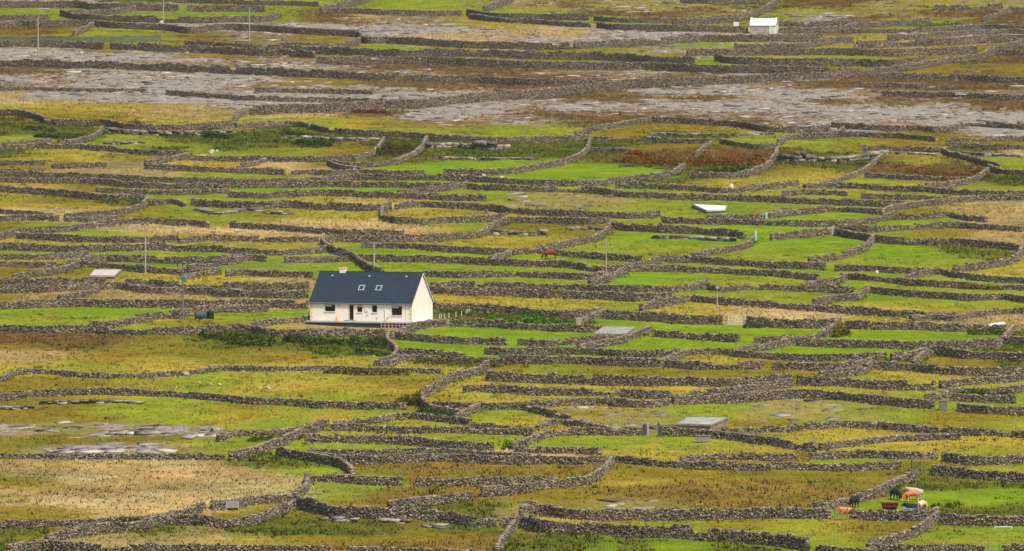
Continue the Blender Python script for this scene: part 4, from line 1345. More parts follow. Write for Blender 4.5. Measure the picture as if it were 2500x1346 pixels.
def wires(a, b, n, sag, sep):
    mb = MB()
    d = (b-a); d.z = 0; nrm = Vector((-d.y, d.x, 0)).normalized()
    for k in range(n):
        o = nrm*(k-(n-1)/2)*sep; last = None
        for i in range(25):
            t = i/24; p = a.lerp(b, t) + o; p.z -= sag*4*t*(1-t)
            if last is not None: mb.tube(last, p, .032, n=4)
            last = p
    return mb.build('power_line', M_WIRE)
w = wires(pB + Vector((0,0,hB)), pA + Vector((0,0,hA)), 3, 1.6, .8)
tag(w, 'thin power line strung from the pole behind the bungalow to the left', 'power line', None, 'thing')

# ------------------------------------------------------------------ cattle
def cow_mat(name, base, patch=None, scale=1.2, thr=.5, head=None, belly=None):
    m, nt, b = new_mat(name)
    f = noise(nt, scale, 3)
    col = mixrgb(nt, tuple(c*.8 for c in base), base, f)
    if patch: col = mixrgb(nt, col, patch, ramp(nt, f, [(thr-.02, (0,0,0)), (thr+.02, (1,1,1))]))
    t = N(nt, 'ShaderNodeTexCoord'); s = N(nt, 'ShaderNodeSeparateXYZ'); nt.links.new(t.outputs['Object'], s.inputs[0])
    if head: col = mixrgb(nt, col, head, ramp(nt, math_n(nt, 'MULTIPLY', s.outputs[0], .5), [(.38, (0,0,0)), (.42, (1,1,1))]))
    if belly: col = mixrgb(nt, belly, col, ramp(nt, s.outputs[2], [(.35, (0,0,0)), (.6, (1,1,1))]))
    nt.links.new(col, b.inputs['Base Color']); b.inputs['Roughness'].default_value = .8
    return m

def cow(label, px, pb, rz, mat, pose='stand', scale=1.0, name='cow', cat='cow', dxyz=(0,0,0)):
    V, E, RD = [], [], []
    def v(p, r): V.append(p); RD.append(r if isinstance(r, tuple) else (r, r)); return len(V)-1
    def chain(i, pts):
        for p, r in pts:
            j = v(p, r); E.append((i, j)); i = j
        return i
    lie = pose == 'lie'
    dz = -.66 if lie else 0.0
    pel = v((-.72, 0, 1.13+dz), (.26, .29))
    loin = chain(pel, [((-.3, 0, 1.10+dz), (.33, .35))])
    bar = chain(loin, [((.15, 0, 1.06+dz), (.35, .38))])
    sho = chain(bar, [((.58, 0, 1.13+dz), (.26, .34))])
    if pose == 'graze':
        nk = chain(sho, [((.92, 0, .98), (.16, .21)), ((1.14, .04, .62), (.12, .14))]); chain(nk, [((1.24, .06, .38), (.11, .12)), ((1.3, .07, .14), (.075, .08))])
    elif lie:
        nk = chain(sho, [((.88, .05, .62), (.16, .21)), ((1.08, .14, .78), (.12, .14))]); chain(nk, [((1.26, .2, .66), (.11, .11)), ((1.4, .24, .52), (.075, .08))])
    else:
        nk = chain(sho, [((.9, 0, 1.25), (.16, .22)), ((1.12, 0, 1.42), (.12, .14))]); chain(nk, [((1.3, .03, 1.27), (.11, .11)), ((1.46, .05, 1.1), (.08, .085))])
    hd = V[nk]
    for s in (-1, 1):
        chain(nk, [((hd[0]-.04, hd[1]+s*.17, hd[2]+.05), .05), ((hd[0]-.06, hd[1]+s*.3, hd[2]+.03), .03)])
        if lie:
            chain(pel, [((-.6, s*.36, .30), .15), ((-.1, s*.5, .12), .08), ((-.5, s*.52, .08), .055)])
            chain(sho, [((.62, s*.26, .28), .12), ((.95, s*.28, .12), .07), ((.7, s*.33, .07), .055)])
        else:
            st = .06*s
            chain(pel, [((-.76, s*.2, .84), .17), ((-.64+st, s*.2, .62), .105), ((-.86+st, s*.2, .45), .065), ((-.8+st, s*.2, .2), .055), ((-.76+st, s*.2, .05), .06)])
            chain(sho, [((.56, s*.18, .78), .13), ((.6-st, s*.18, .44), .07), ((.57-st, s*.18, .2), .05), ((.59-st, s*.18, .05), .06)])
    chain(pel, [((-.98, 0, 1.2+dz), .045), ((-1.04, .03, .85+dz*.6), .03), ((-1.03, .05, .55+dz*.45), .05)])
    me = bpy.data.meshes.new(name); me.from_pydata(V, E, [])
    tmp = bpy.data.objects.new(name, me); COL.objects.link(tmp)
    sk = tmp.modifiers.new('skin', 'SKIN'); sk.use_smooth_shade = True; sk.branch_smoothing = .4
    for i, d in enumerate(me.skin_vertices[0].data): d.radius = tuple(v*1.24 for v in RD[i]); d.use_root = (i == 0)
    ss = tmp.modifiers.new('sub', 'SUBSURF'); ss.levels = 1; ss.render_levels = 1
    dg = bpy.context.evaluated_depsgraph_get()
    bm2 = bpy.data.meshes.new_from_object(tmp.evaluated_get(dg))
    bpy.data.objects.remove(tmp); bpy.data.meshes.remove(me)
    bm2.name = name; bm2.materials.clear(); bm2.materials.append(mat)
    for p in bm2.polygons: p.use_smooth = True
    o = bpy.data.objects.new(name, bm2); COL.objects.link(o)
    p = G(px, pb) + Vector(dxyz)
    o.location = p; o.rotation_euler = (0, 0, rz); o.scale = (scale,)*3
    tag(o, label, cat, 'cattle grazing and resting in the fields', 'thing')
    return o
RB = lin(126,52,22); TAN = lin(206,122,62); CREAM = lin(226,196,160); PALE = lin(204,186,160); BLK = lin(20,20,24); WHT = lin(228,228,224)
cow('red brown cow grazing in a green field, right of centre', 1343, 634, R(200), cow_mat('red_brown_hide', RB, belly=lin(72,34,18)), 'graze', 1.1)
cow('tan calf lying in front of the grazing red brown cow', 1357, 641, R(-20), cow_mat('tan_calf_hide', lin(176,126,84)), 'lie', .62, 'calf', 'calf')
cow('small black calf half hidden behind a wall, left of the red brown cow', 1228, 641, R(15), cow_mat('black_calf_hide', BLK), 'lie', .72, 'calf', 'calf')
cow('black cow with head lowered, behind the brown feed trough', 2187, 1222, R(-62), cow_mat('black_hide', BLK, lin(150,140,124), .9, .66), 'graze', 1.0)
cow('orange tan cow standing right of the black cow, partly covering a pale one', 2226, 1226, R(195), cow_mat('orange_hide', TAN, belly=lin(236,200,150)), 'graze', .95)
cow('pale grey cow standing behind the orange tan cow', 2234, 1221, R(165), cow_mat('pale_hide', PALE), 'stand', 1.0)
cow('cream cow just behind the wall, right of the blue trough', 2252, 1251, R(62), cow_mat('cream_hide', CREAM), 'graze', 1.0)
cow('black cow half hidden by the cream cow near the blue trough', 2234, 1248, R(170), cow_mat('black_hide_two', BLK), 'lie', 1.1)
cow('black cow with a russet head beside the wall of large stones', 2086, 1240, R(60), cow_mat('black_hide_russet_head', BLK, head=lin(130,58,24)), 'stand', .95)
cow('orange cow lying behind the wall at the metal gate', 2071, 1256, R(185), cow_mat('orange_hide_two', lin(220,136,74)), 'lie', 1.05)
cow('white cow lying behind a wall near the right edge', 2430, 803, R(8), cow_mat('white_hide', WHT), 'lie', 1.12)

# ------------------------------------------------------------------ troughs, tanks, slabs
def trough(name, label, cat, px, pb, w, d, h, rz, col, stand=None, lip=.08):
    e = empty(name, G(px, pb), rz); tag(e, label, cat, None, 'thing')
    zb = 0.0
    if stand:
        zb = stand[0]
        MB().box(-w*.41, w*.41, -d*.4, d*.4, -.2, zb-.002).build('base', stand[1], e)
    t = .06; mb = MB()
    tp = .08
    out = lambda k, z: [(-w/2*k, -d/2*k, z), (w/2*k, -d/2*k, z), (w/2*k, d/2*k, z), (-w/2*k, d/2*k, z)]
    mb.prism(out(.9, zb), out(.9, zb+.06))
    for (xa, xb, ya, yb) in ((-w/2, w/2, -d/2, -d/2+t), (-w/2, w/2, d/2-t, d/2), (-w/2, -w/2+t, -d/2+t, d/2-t), (w/2-t, w/2, -d/2+t, d/2-t)):
        mb.prism([(xa*.92, ya*.92, zb+.061), (xb*.92, ya*.92, zb+.061), (xb*.92, yb*.92, zb+.061), (xa*.92, yb*.92, zb+.061)], [(xa, ya, zb+h), (xb, ya, zb+h), (xb, yb, zb+h), (xa, yb, zb+h)])
    b = mb.build('basin', col, e)
    r = MB()
    for (xa, xb, ya, yb) in ((-w/2-lip, w/2+lip, -d/2-lip, -d/2+t), (-w/2-lip, w/2+lip, d/2-t, d/2+lip), (-w/2-lip, -w/2+t, -d/2+t, d/2-t), (w/2-t, w/2+lip, -d/2+t, d/2-t)):
        r.box(xa, xb, ya, yb, zb+h+.001, zb+h+.06)
    r.build('rim', col, e)
    return e
M_RUST = surf('rust_brown_plastic', lin(122,44,22), .55, .2, 3); M_BLKR = surf('black_rubber', lin(20,18,18), .8, .2, 3)
M_BLUE = surf('blue_plastic', lin(96,178,206), .45, .12, 3)
trough('feed_trough', 'red brown feed trough on a dark base in front of the black cow', 'trough', 2172, 1249, 1.95, 1.0, .45, R(0), M_RUST, (.5, M_BLKR))
trough('water_trough', 'light blue water trough behind the wall beside the cream cow', 'trough', 2221, 1260, 1.35, .8, .42, R(2), M_BLUE, (.38, M_BLUE))
trough('concrete_trough', 'small pale concrete trough in front of the wall at the rain slab', 'trough', 1716, 1079, 1.9, .9, .75, R(0), surf('trough_concrete', lin(150,140,126), .9, .2, 2, bump=.3))

def oil_tank(label, px, pb, upright):
    e = empty('oil_tank', G(px, pb), R(-8) if upright else R(10)); tag(e, label, 'tank', 'two tanks in the field left of the bungalow', 'thing')
    m = surf('tank_dark_green', lin(26,48,48), .5, .2, 2) if upright else surf('tank_grey_green', lin(72,88,90), .5, .25, 2)
    if upright:
        pr = [(.52, 0), (.58, .06)]
        for i in range(4): pr += [(.58, .12+i*.22), (.53, .16+i*.22), (.53, .22+i*.22), (.58, .26+i*.22)]
        pr += [(.55, 1.0), (.3, 1.1), (.14, 1.13)]
        MB().lathe(pr, 18).build('shell', m, e, smooth=False)
        MB().lathe([(.15, 0), (.15, .08), (.05, .1)], 12, (0, 0, 1.131)).build('lid', M_BLKR, e)
    else:
        pr = [(.2, 0), (.5, .06), (.58, .16)]
        for i in range(5): pr += [(.6, .22+i*.25), (.54, .27+i*.25), (.54, .34+i*.25), (.6, .39+i*.25)]
        pr += [(.58, 1.5), (.48, 1.62), (.2, 1.68)]
        mb = MB().lathe(pr, 18); mb.xform(Matrix.Translation((-.85, 0, .58)) @ Matrix.Rotation(R(90), 4, 'Y'))
        mb.build('shell', m, e)
        for x in (-.5, .45): MB().box(x-.12, x+.12, -.45, .45, -.15, .12).build('cradle', M_CONC, e)
oil_tank('ribbed grey green tank lying on its side beside the darker tank', 490, 780, False)
oil_tank('upright dark green tank next to the lying ribbed tank', 513, 778, True)

def catchment(label, base, hts, mat_top, mat_side, over=.12, ribs=0):
    P = [G(x, y) for x, y in base]; c = sum(P, Vector())/4
    e = empty('rain_catchment', c); tag(e, label, 'rain slab', 'sloped rain catching slabs in the fields', 'thing')
    B = [p - c for p in P]; T = [b + Vector((0, 0, h)) for b, h in zip(B, hts)]
    m = MB().prism([b - Vector((0,0,.3)) for b in B], T); m.build('masonry', mat_side, e)
    cc = sum(T, Vector())/4
    ex = [t + (t-cc)*.035 + Vector((0, 0, .004)) for t in T]
    sl = MB().prism(ex, [p + Vector((0, 0, over)) for p in ex]).build('slab', mat_top, e)
    U = [p + Vector((0,0,over+.002)) for p in ex]
    kb = MB()                                     # low kerb round the slab
    for i in range(4):
        a, b = U[i], U[(i+1) % 4]; ia, ib = a + (cc-a)*.03, b + (cc-b)*.03
        ia.z = a.z; ib.z = b.z
        kb.prism([a, b, ib, ia], [q + Vector((0,0,.09)) for q in (a, b, ib, ia)])
    kb.build('kerb', mat_side if ribs == 0 else mat_top, e)
    if ribs:
        rb = MB(); lp = lambda u, v: U[0].lerp(U[1], u).lerp(U[3].lerp(U[2], u), v)
        for j in range(1, ribs):
            u = j/ribs; w = .012
            q = [lp(u-w, .04), lp(u+w, .04), lp(u+w, .96), lp(u-w, .96)]
            rb.prism(q, [p + Vector((0,0,.12)) for p in q])
        for v in (.33, .66):
            q = [lp(.03, v-.025), lp(.97, v-.025), lp(.97, v+.025), lp(.03, v+.025)]
            rb.prism(q, [p + Vector((0,0,.08)) for p in q])
        rb.build('ribs', mat_top, e)
M_SLAB = surf('grey_lichened_concrete', lin(168,172,164), .9, .3, .9, col2=lin(132,134,122), bump=.3)
M_SLABW = surf('white_sheet', lin(228,228,232), .6, .06, .7)
M_MASON = surf('rough_masonry', lin(150,136,120), .95, .35, 1.2, bump=.6)
catchment('large sloped grey concrete rain slab with the trough in front, right of centre', [(1649,1050),(1734,1057),(1779,1036),(1682,1031)], (.62,.82,.72,.55), M_SLAB, M_MASON)
catchment('ribbed grey rain slab with a plain front wall in the bright paddock', [(1452,826),(1528,827),(1549,815),(1474,813)], (.55,.6,.78,.72), M_CONC, M_CONC, .1, 8)
catchment('thin pale grey rain slab in the field left of the bungalow', [(218,680),(279,681),(296,667),(232,667)], (.3,.32,.42,.42), surf('pale_slab', lin(196,184,176), .9, .15, 1.0), M_MASON, .1)
catchment('bright white sloped slab on a low stone base in the rocky green field', [(1689,507),(1726,523),(1770,522),(1774,511)], (.48,.45,.5,.48), M_SLABW, M_MASON, .1)
e = empty('sheet_panel', G(568, 1243), R(18)); tag(e, 'grey sheet panel set in the wall at the lower left', 'panel', None, 'thing')
pm = MB().box(-.7, .7, -.04, .04, .1, .95); pm.xform(Matrix.Rotation(R(-14), 4, 'X')); pm.build('sheet', surf('grey_sheet', lin(126,123,118), .7, .1, 3), e)
st_ = MB().box(-.74, -.701, -.06, .06, -.1, .98).box(.701, .74, -.06, .06, -.1, .98); st_.xform(Matrix.Rotation(R(-14), 4, 'X')); st_.build('frame', M_STEEL, e)

# ------------------------------------------------------------------ gates, posts
def gate(label, a, b, h, bars, mat, post_mat, uprights=1):
    A, B = G(*a), G(*b); c = (A+B)/2
    e = empty('field_gate', c); tag(e, label, 'gate', 'field gates in gaps of the walls', 'thing')
    A = A-c; B = B-c; d = (B-A)
    f = MB()
    for i in range(bars):
        z = .15 + (h-.2)*i/(bars-1); f.tube(A.lerp(B, .04)+Vector((0,0,z)), A.lerp(B, .96)+Vector((0,0,z)), .032, n=6)
    for k in range(uprights+2):
        t = .04 + .92*k/(uprights+1); f.tube(A.lerp(B, t)+Vector((0,0,.12)), A.lerp(B, t)+Vector((0,0,h)), .036, n=6)
    f.tube(A.lerp(B, .06)+Vector((0,0,.16)), A.lerp(B, .94)+Vector((0,0,h-.06)), .025, n=6)
    f.build('bars', mat, e)
    for P in (A, B):
        MB().tube(P+Vector((0,0,-.2)), P+Vector((0,0,h+.15)), .09, .08, 8).build('post', post_mat, e)
M_GATEG = surf('pale_green_gate', lin(134,150,112), .5, .15, 3); M_GALV = surf('galvanised_gate', lin(126,136,138), .45, .15, 3, metal=.3)
gate('grey rail cattle gate between concrete stubs, upper left', (264,411), (346,411), 1.25, 5, M_GALV, M_CONC, 3)
gate('barred white gate beside the tall wall, right of centre', (1776,795), (1817,797), 1.35, 6, M_WHITE, M_CONC, 1)
gate('silver metal gate in the wall left of the cattle', (2038,1271), (2069,1271), 1.3, 6, M_GALV, M_ARM, 1)
gate('pale green barred gate above the cow field, lower right', (2226,1150), (2250,1158), 1.4, 7, M_GATEG, M_ARM, 2)
gate('dull green gate at the bottom edge, lower right', (2413,1360), (2440,1359), 1.3, 5, M_GATEG, M_ARM, 1)

def gatepost(label, px, pb, w, h, mat):
    e = empty('gatepost', G(px, pb)); tag(e, label, 'gatepost', 'single gateposts at field gaps', 'thing')
    MB().prism([(-w/2,-w/2,-.2),(w/2,-w/2,-.2),(w/2,w/2,-.2),(-w/2,w/2,-.2)], [(-w*.45,-w*.45,h),(w*.45,-w*.45,h),(w*.45,w*.45,h),(-w*.45,w*.45,h)]).build('shaft', mat, e)
    MB().prism([(-w*.52,-w*.52,h+.001),(w*.52,-w*.52,h+.001),(w*.52,w*.52,h+.001),(-w*.52,w*.52,h+.001)], [(-w*.2,-w*.2,h+.12),(w*.2,-w*.2,h+.12),(w*.2,w*.2,h+.12),(-w*.2,w*.2,h+.12)]).build('cap', mat, e)
M_DKPOST = surf('dark_stone_post', lin(74,78,72), .95, .3, 2, bump=.4)
M_BLUEP = surf('pale_blue_paint', lin(170,206,206), .6, .12, 3)
gatepost('dark gatepost on the left of the gap by the large rain slab', 1574, 1062, .55, 1.25, M_DKPOST)
gatepost('pale narrow gatepost in the gap by the large rain slab', 1582, 1062, .3, 1.3, M_CONC)
gatepost('dark gatepost on the right of the gap by the large rain slab', 1611, 1065, .5, 1.2, M_DKPOST)
gatepost('grey stone pillar at the field gap near the right edge', 2303, 1004, 1.1, 1.3, surf('pillar_stone', lin(120,112,104), .95, .3, 2, bump=.5))
gatepost('pale blue gatepost on the field lane, right of centre', 1871, 536, .35, 1.05, M_BLUEP)
gatepost('pale blue gatepost at the top of the vivid green paddock', 1845, 590, .4, 1.5, M_BLUEP)
gatepost('square stone pier at the corner behind the ribbed slab', 1413, 795, .75, 1.0, surf('pier_stone', lin(170,158,138), .95, .2, 2, bump=.4))
gatepost('white stone pier at the end of the wall by the vivid green paddock', 2033, 574, .6, 1.2, surf('pale_pier', lin(178,172,160), .95, .2, 2, bump=.4))
gatepost('pale stone stub at the left end of the bracken hollow', 1533, 393, .55, 1.0, M_MASON)
gatepost('slim white post at the foot of the pale leaning wall end, lower right', 2140, 1047, .3, .8, M_CONC)

e = empty('pipe_frame', G(2450, 1291), R(0)); tag(e, 'white pipe frame lying in the grass at the lower right edge', 'frame', None, 'thing')
MB().tube((-1.0, 0, .2), (1.0, .1, .2), .04, n=8).build('rail', M_WHITE, e)
MB().tube((.9, .1, 0), (1.0, .1, .26), .04, n=8).tube((-.95, 0, 0), (-1.0, 0, .16), .04, n=8).build('legs', M_WHITE, e)

# white stakes beside the bungalow
st0 = None
M_STAKE = surf('white_stake', lin(214,218,200), .7, .1, 3)
for x, y in ((1073,779),(1077,778),(1085,778),(1096,776),(1113,774),(1127,771),(1138,768),(1142,767),(1146,766)):
    p = G(x, y)
    if st0 is None:
        st0 = empty('fence_stake', p); tag(st0, 'thin white fence stake in the grass right of the bungalow', 'stake', 'white fence stakes right of the bungalow', 'thing')
        MB().box(-.045, .045, -.03, .03, -.2, .66).build('shaft', M_STAKE, st0)
        MB().prism([(-.045,-.03,.661),(.045,-.03,.661),(.045,.03,.661),(-.045,.03,.661)], [(-.01,-.01,.72),(.01,-.01,.72),(.01,.01,.72),(-.01,.01,.72)]).build('tip', M_STAKE, st0)
    else:
        c = copy_tree(st0); c.location = p

# ------------------------------------------------------------------ car behind the gable
def car():
    e = empty('parked_car', G(1047, 757), R(172)); tag(e, 'dark car half hidden behind the right end of the bungalow', 'car', None, 'thing')
    mb = MB(); prof = [(-1.95,.3),(-2.0,.75),(-1.3,.9),(-.75,1.38),(.75,1.42),(1.5,.98),(1.95,.92),(2.0,.3)]
    mb.prism([(x,-.8,z) for x,z in prof], [(x,.8,z) for x,z in prof]); mb.build('body', surf('car_dark_paint', lin(26,30,36), .3, .1, 2), e, bevel=.06)
    MB().prism([(-1.2,-.81,.95),(-.74,-.81,1.32),(.72,-.81,1.34),(1.3,-.81,.98)], [(-1.2,.81,.95),(-.74,.81,1.32),(.72,.81,1.34),(1.3,.81,.98)]).build('side_windows', M_GLASS, e)
    MB().prism([(-1.34,-.66,.93),(-1.34,.66,.93),(-.82,.6,1.36),(-.82,-.6,1.36)], [(-1.36,-.66,.95),(-1.36,.66,.95),(-.84,.6,1.38),(-.84,-.6,1.38)]).build('windscreen', M_SKYGLASS, e)
    MB().box(-1.99,-1.4,-.7,.7,.905,.935).build('bonnet_highlight', M_WHITE, e) if False else None
    for s in (-1, 1):
        MB().box(1.98, 2.02, s*.62-.14, s*.62+.14, .72, .9).build('tail_light', surf('red_lens', lin(210,40,26), .3, .1, 3), e)
        MB().box(-2.02, -1.97, s*.6-.15, s*.6+.15, .62, .74).build('headlight', M_WHITE, e)
        for x in (-1.25, 1.25):
            w = MB().tube((x, s*.66, .31), (x, s*.84, .31), .31, n=18).build('wheel', M_BLKR, e)
            MB().tube((x, s*.845, .31), (x, s*.86, .31), .18, n=14).build('rim', M_STEEL, w)
    MB().box(1.9, 2.05, -.75, .75, .38, .58).build('bumper', M_WHITE, e)
car()

# ------------------------------------------------------------------ the far shed and its tank
def shed():
    a = G(1831, 82); e = empty('shed', a + Vector((0,0,.0)), R(-9)); tag(e, 'small far shed with white gable coping and a pale sheet roof', 'shed', None, 'thing')
    L, D, H, RS = 5.9, 4.2, 1.85, 1.55
    M_SW = surf('shed_stone', lin(176,168,164), .95, .3, 1.6, bump=.5); M_SR = surf('shed_sheet_roof', lin(210,216,222), .5, .05, 1)
    mb = MB(); mb.box(0, L, 0, D, -.4, H)
    for x0, x1 in ((0, .3), (L-.3, L)):
        mb.prism([(x0,0,H+.001),(x0,D,H+.001),(x0,D/2,H+RS)], [(x1,0,H+.001),(x1,D,H+.001),(x1,D/2,H+RS)])
    mb.build('wall', M_SW, e)
    r = MB(); n = 40
    for s in (0, 1):
        ya, yb = (-.15, D/2) if s == 0 else (D+.15, D/2)
        za = H - .15*RS/(D/2) + .03; zb = H+RS+.03
        vs = []; fs = []
        for i in range(n+1):
            x = .3 + (L-.6)*i/n; o = .025*math.sin(i*math.pi/1.5)
            vs += [(x, ya, za+o), (x, yb, zb+o)]
        fs = [(2*i, 2*i+2, 2*i+3, 2*i+1) for i in range(n)]
        r.add(vs, fs)
    r.build('roof', M_SR, e)
    for x0, x1 in ((-.08, .299), (L-.299, L+.08)):
        c = MB()
        for s in (0, 1):
            ya, yb = (-.2, D/2) if s == 0 else (D+.2, D/2)
            za = H-.1; zb = H+RS
            c.prism([(x0,ya,za),(x1,ya,za),(x1,yb,zb),(x0,yb,zb)], [(x0,ya,za+.24),(x1,ya,za+.24),(x1,yb,zb+.24),(x0,yb,zb+.24)])
        c.build('gable_coping', M_WHITE, e)
    MB().box(L+.001, L+.03, .05, D-.05, 0, H-.12).build('gable_render', M_WHITE, e)
    MB().box(L-1.25, L-.3, -.04, -.001, -.3, H-.1).build('door', surf('pale_blue_door', lin(196,216,220), .6, .08, 2), e)
    MB().box(L-1.45, L-1.26, -.05, -.001, -.3, H-.08).box(L-.29, L+.02, -.05, -.001, -.3, H-.08).build('door_jamb', M_WHITE, e)
    MB().box(1.4, 2.1, -.03, -.001, 1.0, 1.45).build('window_patch', M_CONC, e)
shed()
e = empty('water_tank', G(1797, 76), R(-10)); tag(e, 'small white square tank on a stone plinth left of the far shed', 'tank', None, 'thing')
MB().box(-.7, .7, -.5, .5, -.2, .9).build('plinth', M_MASON, e)
MB().box(-.55, .55, -.45, .45, .901, 2.0).build('tank_body', M_WHITE, e, bevel=.06)
MB().box(-.5, .5, -.4, .4, 2.001, 2.08).build('lid', M_CONC, e)

# netting windbreak, far left
def netting():
    pts = [(-60,104),(0,104),(60,104),(120,105),(180,105),(240,104),(300,104),(345,103),(392,100)]
    P = [G(*p) for p in pts]
    e = empty('netting_fence', P[0]); tag(e, 'blue grey netting windbreak on posts at the far left', 'fence', None, 'thing')
    m, nt, b = new_mat('blue_grey_netting')
    b.inputs['Base Color'].default_value = (*lin(70,92,104), 1); b.inputs['Roughness'].default_value = .9
    t = N(nt, 'ShaderNodeTexCoord'); wv = N(nt, 'ShaderNodeTexChecker'); wv.inputs['Scale'].default_value = 30
    nt.links.new(t.outputs['Object'], wv.inputs['Vector']); b.inputs['Alpha'].default_value = .38
    for a, c in zip(P[:-1], P[1:]):
        a = a-P[0]; c = c-P[0]; d = (c-a).normalized(); n_ = Vector((-d.y, d.x, 0))*.01
        z0, z1 = Vector((0,0,.05)), Vector((0,0,1.35))
        q = [a+z0-n_, c+z0-n_, c+z0+n_, a+z0+n_]
        MB().prism(q, [p + (z1-z0) for p in q]).build('net_panel', m, e)
    for p in P:
        p = p - P[0]; MB().tube(p+Vector((0,0,-.2)), p+Vector((0,0,1.45)), .05, n=6).build('post', M_POLE_DK, e)
netting()

# ------------------------------------------------------------------ boulders
def boulder(label, px, pb, w, h, d, seed, mat, rz=0.0, sharp=.22):
    rg = random.Random(seed)
    bm = bmesh.new(); bmesh.ops.create_icosphere(bm, subdivisions=3, radius=1)
    ax = [(Vector((rg.gauss(0,1), rg.gauss(0,1), rg.gauss(0,1))).normalized(), rg.uniform(.55, .9)) for _ in range(14)]
    for v in bm.verts:
        n = v.co.normalized(); k = 1.0
        for a, c in ax:
            t = n.dot(a)
            if t > c: k = min(k, c/t)
        v.co = n*k*(1+rg.uniform(-.02, .02))
        v.co.x *= w/2; v.co.y *= d/2; v.co.z = (v.co.z*.62+.42)*h
    me = bpy.data.meshes.new('boulder'); bm.to_mesh(me); bm.free(); me.materials.append(mat)
    o = bpy.data.objects.new('boulder', me); COL.objects.link(o)
    o.location = G(px, pb) - Vector((0,0,.08)); o.rotation_euler.z = rz
    tag(o, label, 'boulder', 'loose boulders in the fields', 'thing')
M_BL = surf('boulder_limestone', lin(168,160,146), .95, .3, .9, bump=.5); M_BLW = surf('pale_boulder', lin(206,198,184), .95, .2, 1.2, bump=.4)
M_BLP = surf('pinkish_boulder', lin(198,176,154), .95, .2, 1.2, bump=.4)
for a in (('large lone grey boulder on the bare rock, upper left of centre', 986, 244, 2.05, 1.75, 1.9, 1, M_BL),
          ('grey rounded boulder inside the corner of the big olive slope', 940, 880, 1.25, .55, 1.0, 2, M_BL),
          ('smaller grey stone left of the rounded one on the olive slope', 912, 872, .6, .35, .5, 3, M_BL),
          ('pointed pale standing stone under the bracken hollow', 1785, 461, .95, 1.0, .6, 4, M_BLW),
          ('dark topped boulder in the russet strip, far top', 846, 48, 1.6, .8, 1.2, 5, M_BL),
          ('pale boulder on the far bare rock field, top centre', 972, 52, 1.5, .8, 1.2, 6, M_BLP),
          ('largest stone of the pile at the wall end, upper left', 517, 376, 1.5, .9, 1.1, 7, M_BLP),
          ('flat pale stone left of the largest stone of the pile', 495, 383, 1.8, .6, 1.1, 8, M_BLP),
          ('small pale stone right of the largest stone of the pile', 530, 371, .55, .6, .5, 9, M_BLW),
          ('white round stone near the right edge, in front of a wall', 2141, 669, .75, .62, .7, 10, M_BLW),
          ('pale rounded stone beside the long curving meadow wall, left one', 1181, 430, .85, .45, .6, 11, M_BLW),
          ('pinkish flat stone beside the long curving meadow wall, right one', 1226, 435, 1.2, .42, .7, 12, M_BLP),
          ('lumpy pale stone on the rubble wall, left of centre', 452, 918, 1.6, .75, 1.1, 13, M_BL),
          ('small stone in the yellow green slope, left of centre', 655, 950, .9, .5, .8, 14, M_BL),
          ('leftmost stone of the small heap on the yellow green slope', 487, 938, .7, .42, .6, 15, M_BLP),
          ('middle stone of the small heap on the yellow green slope', 512, 940, .9, .4, .6, 16, M_BL),
          ('rightmost stone of the small heap on the yellow green slope', 536, 941, .6, .36, .5, 17, M_BLP),
          ('grey boulder near the low wall with dark weeds', 527, 1052, 1.3, .6, 1.0, 18, M_BL),
          ('brown boulder on the left end of the yellow paddock slab row', 1210, 575, 1.5, .6, 1.0, 19, M_BL),
          ('white stone on the lower of two far walls near the gap', 1377, 58, 1.2, .75, .8, 20, M_BLW),
          ('white stone by the second far pole', 393, 60, 1.0, 1.1, .8, 21, M_BLW),
          ('white stone at the joint of two hay walls, left', 578, 565, 1.0, .5, .6, 22, M_BLW),
          ('pinkish boulder on the stone wall, lower right of centre', 1394, 1296, .55, .62, .45, 23, M_BLP)):
    boulder(*a)

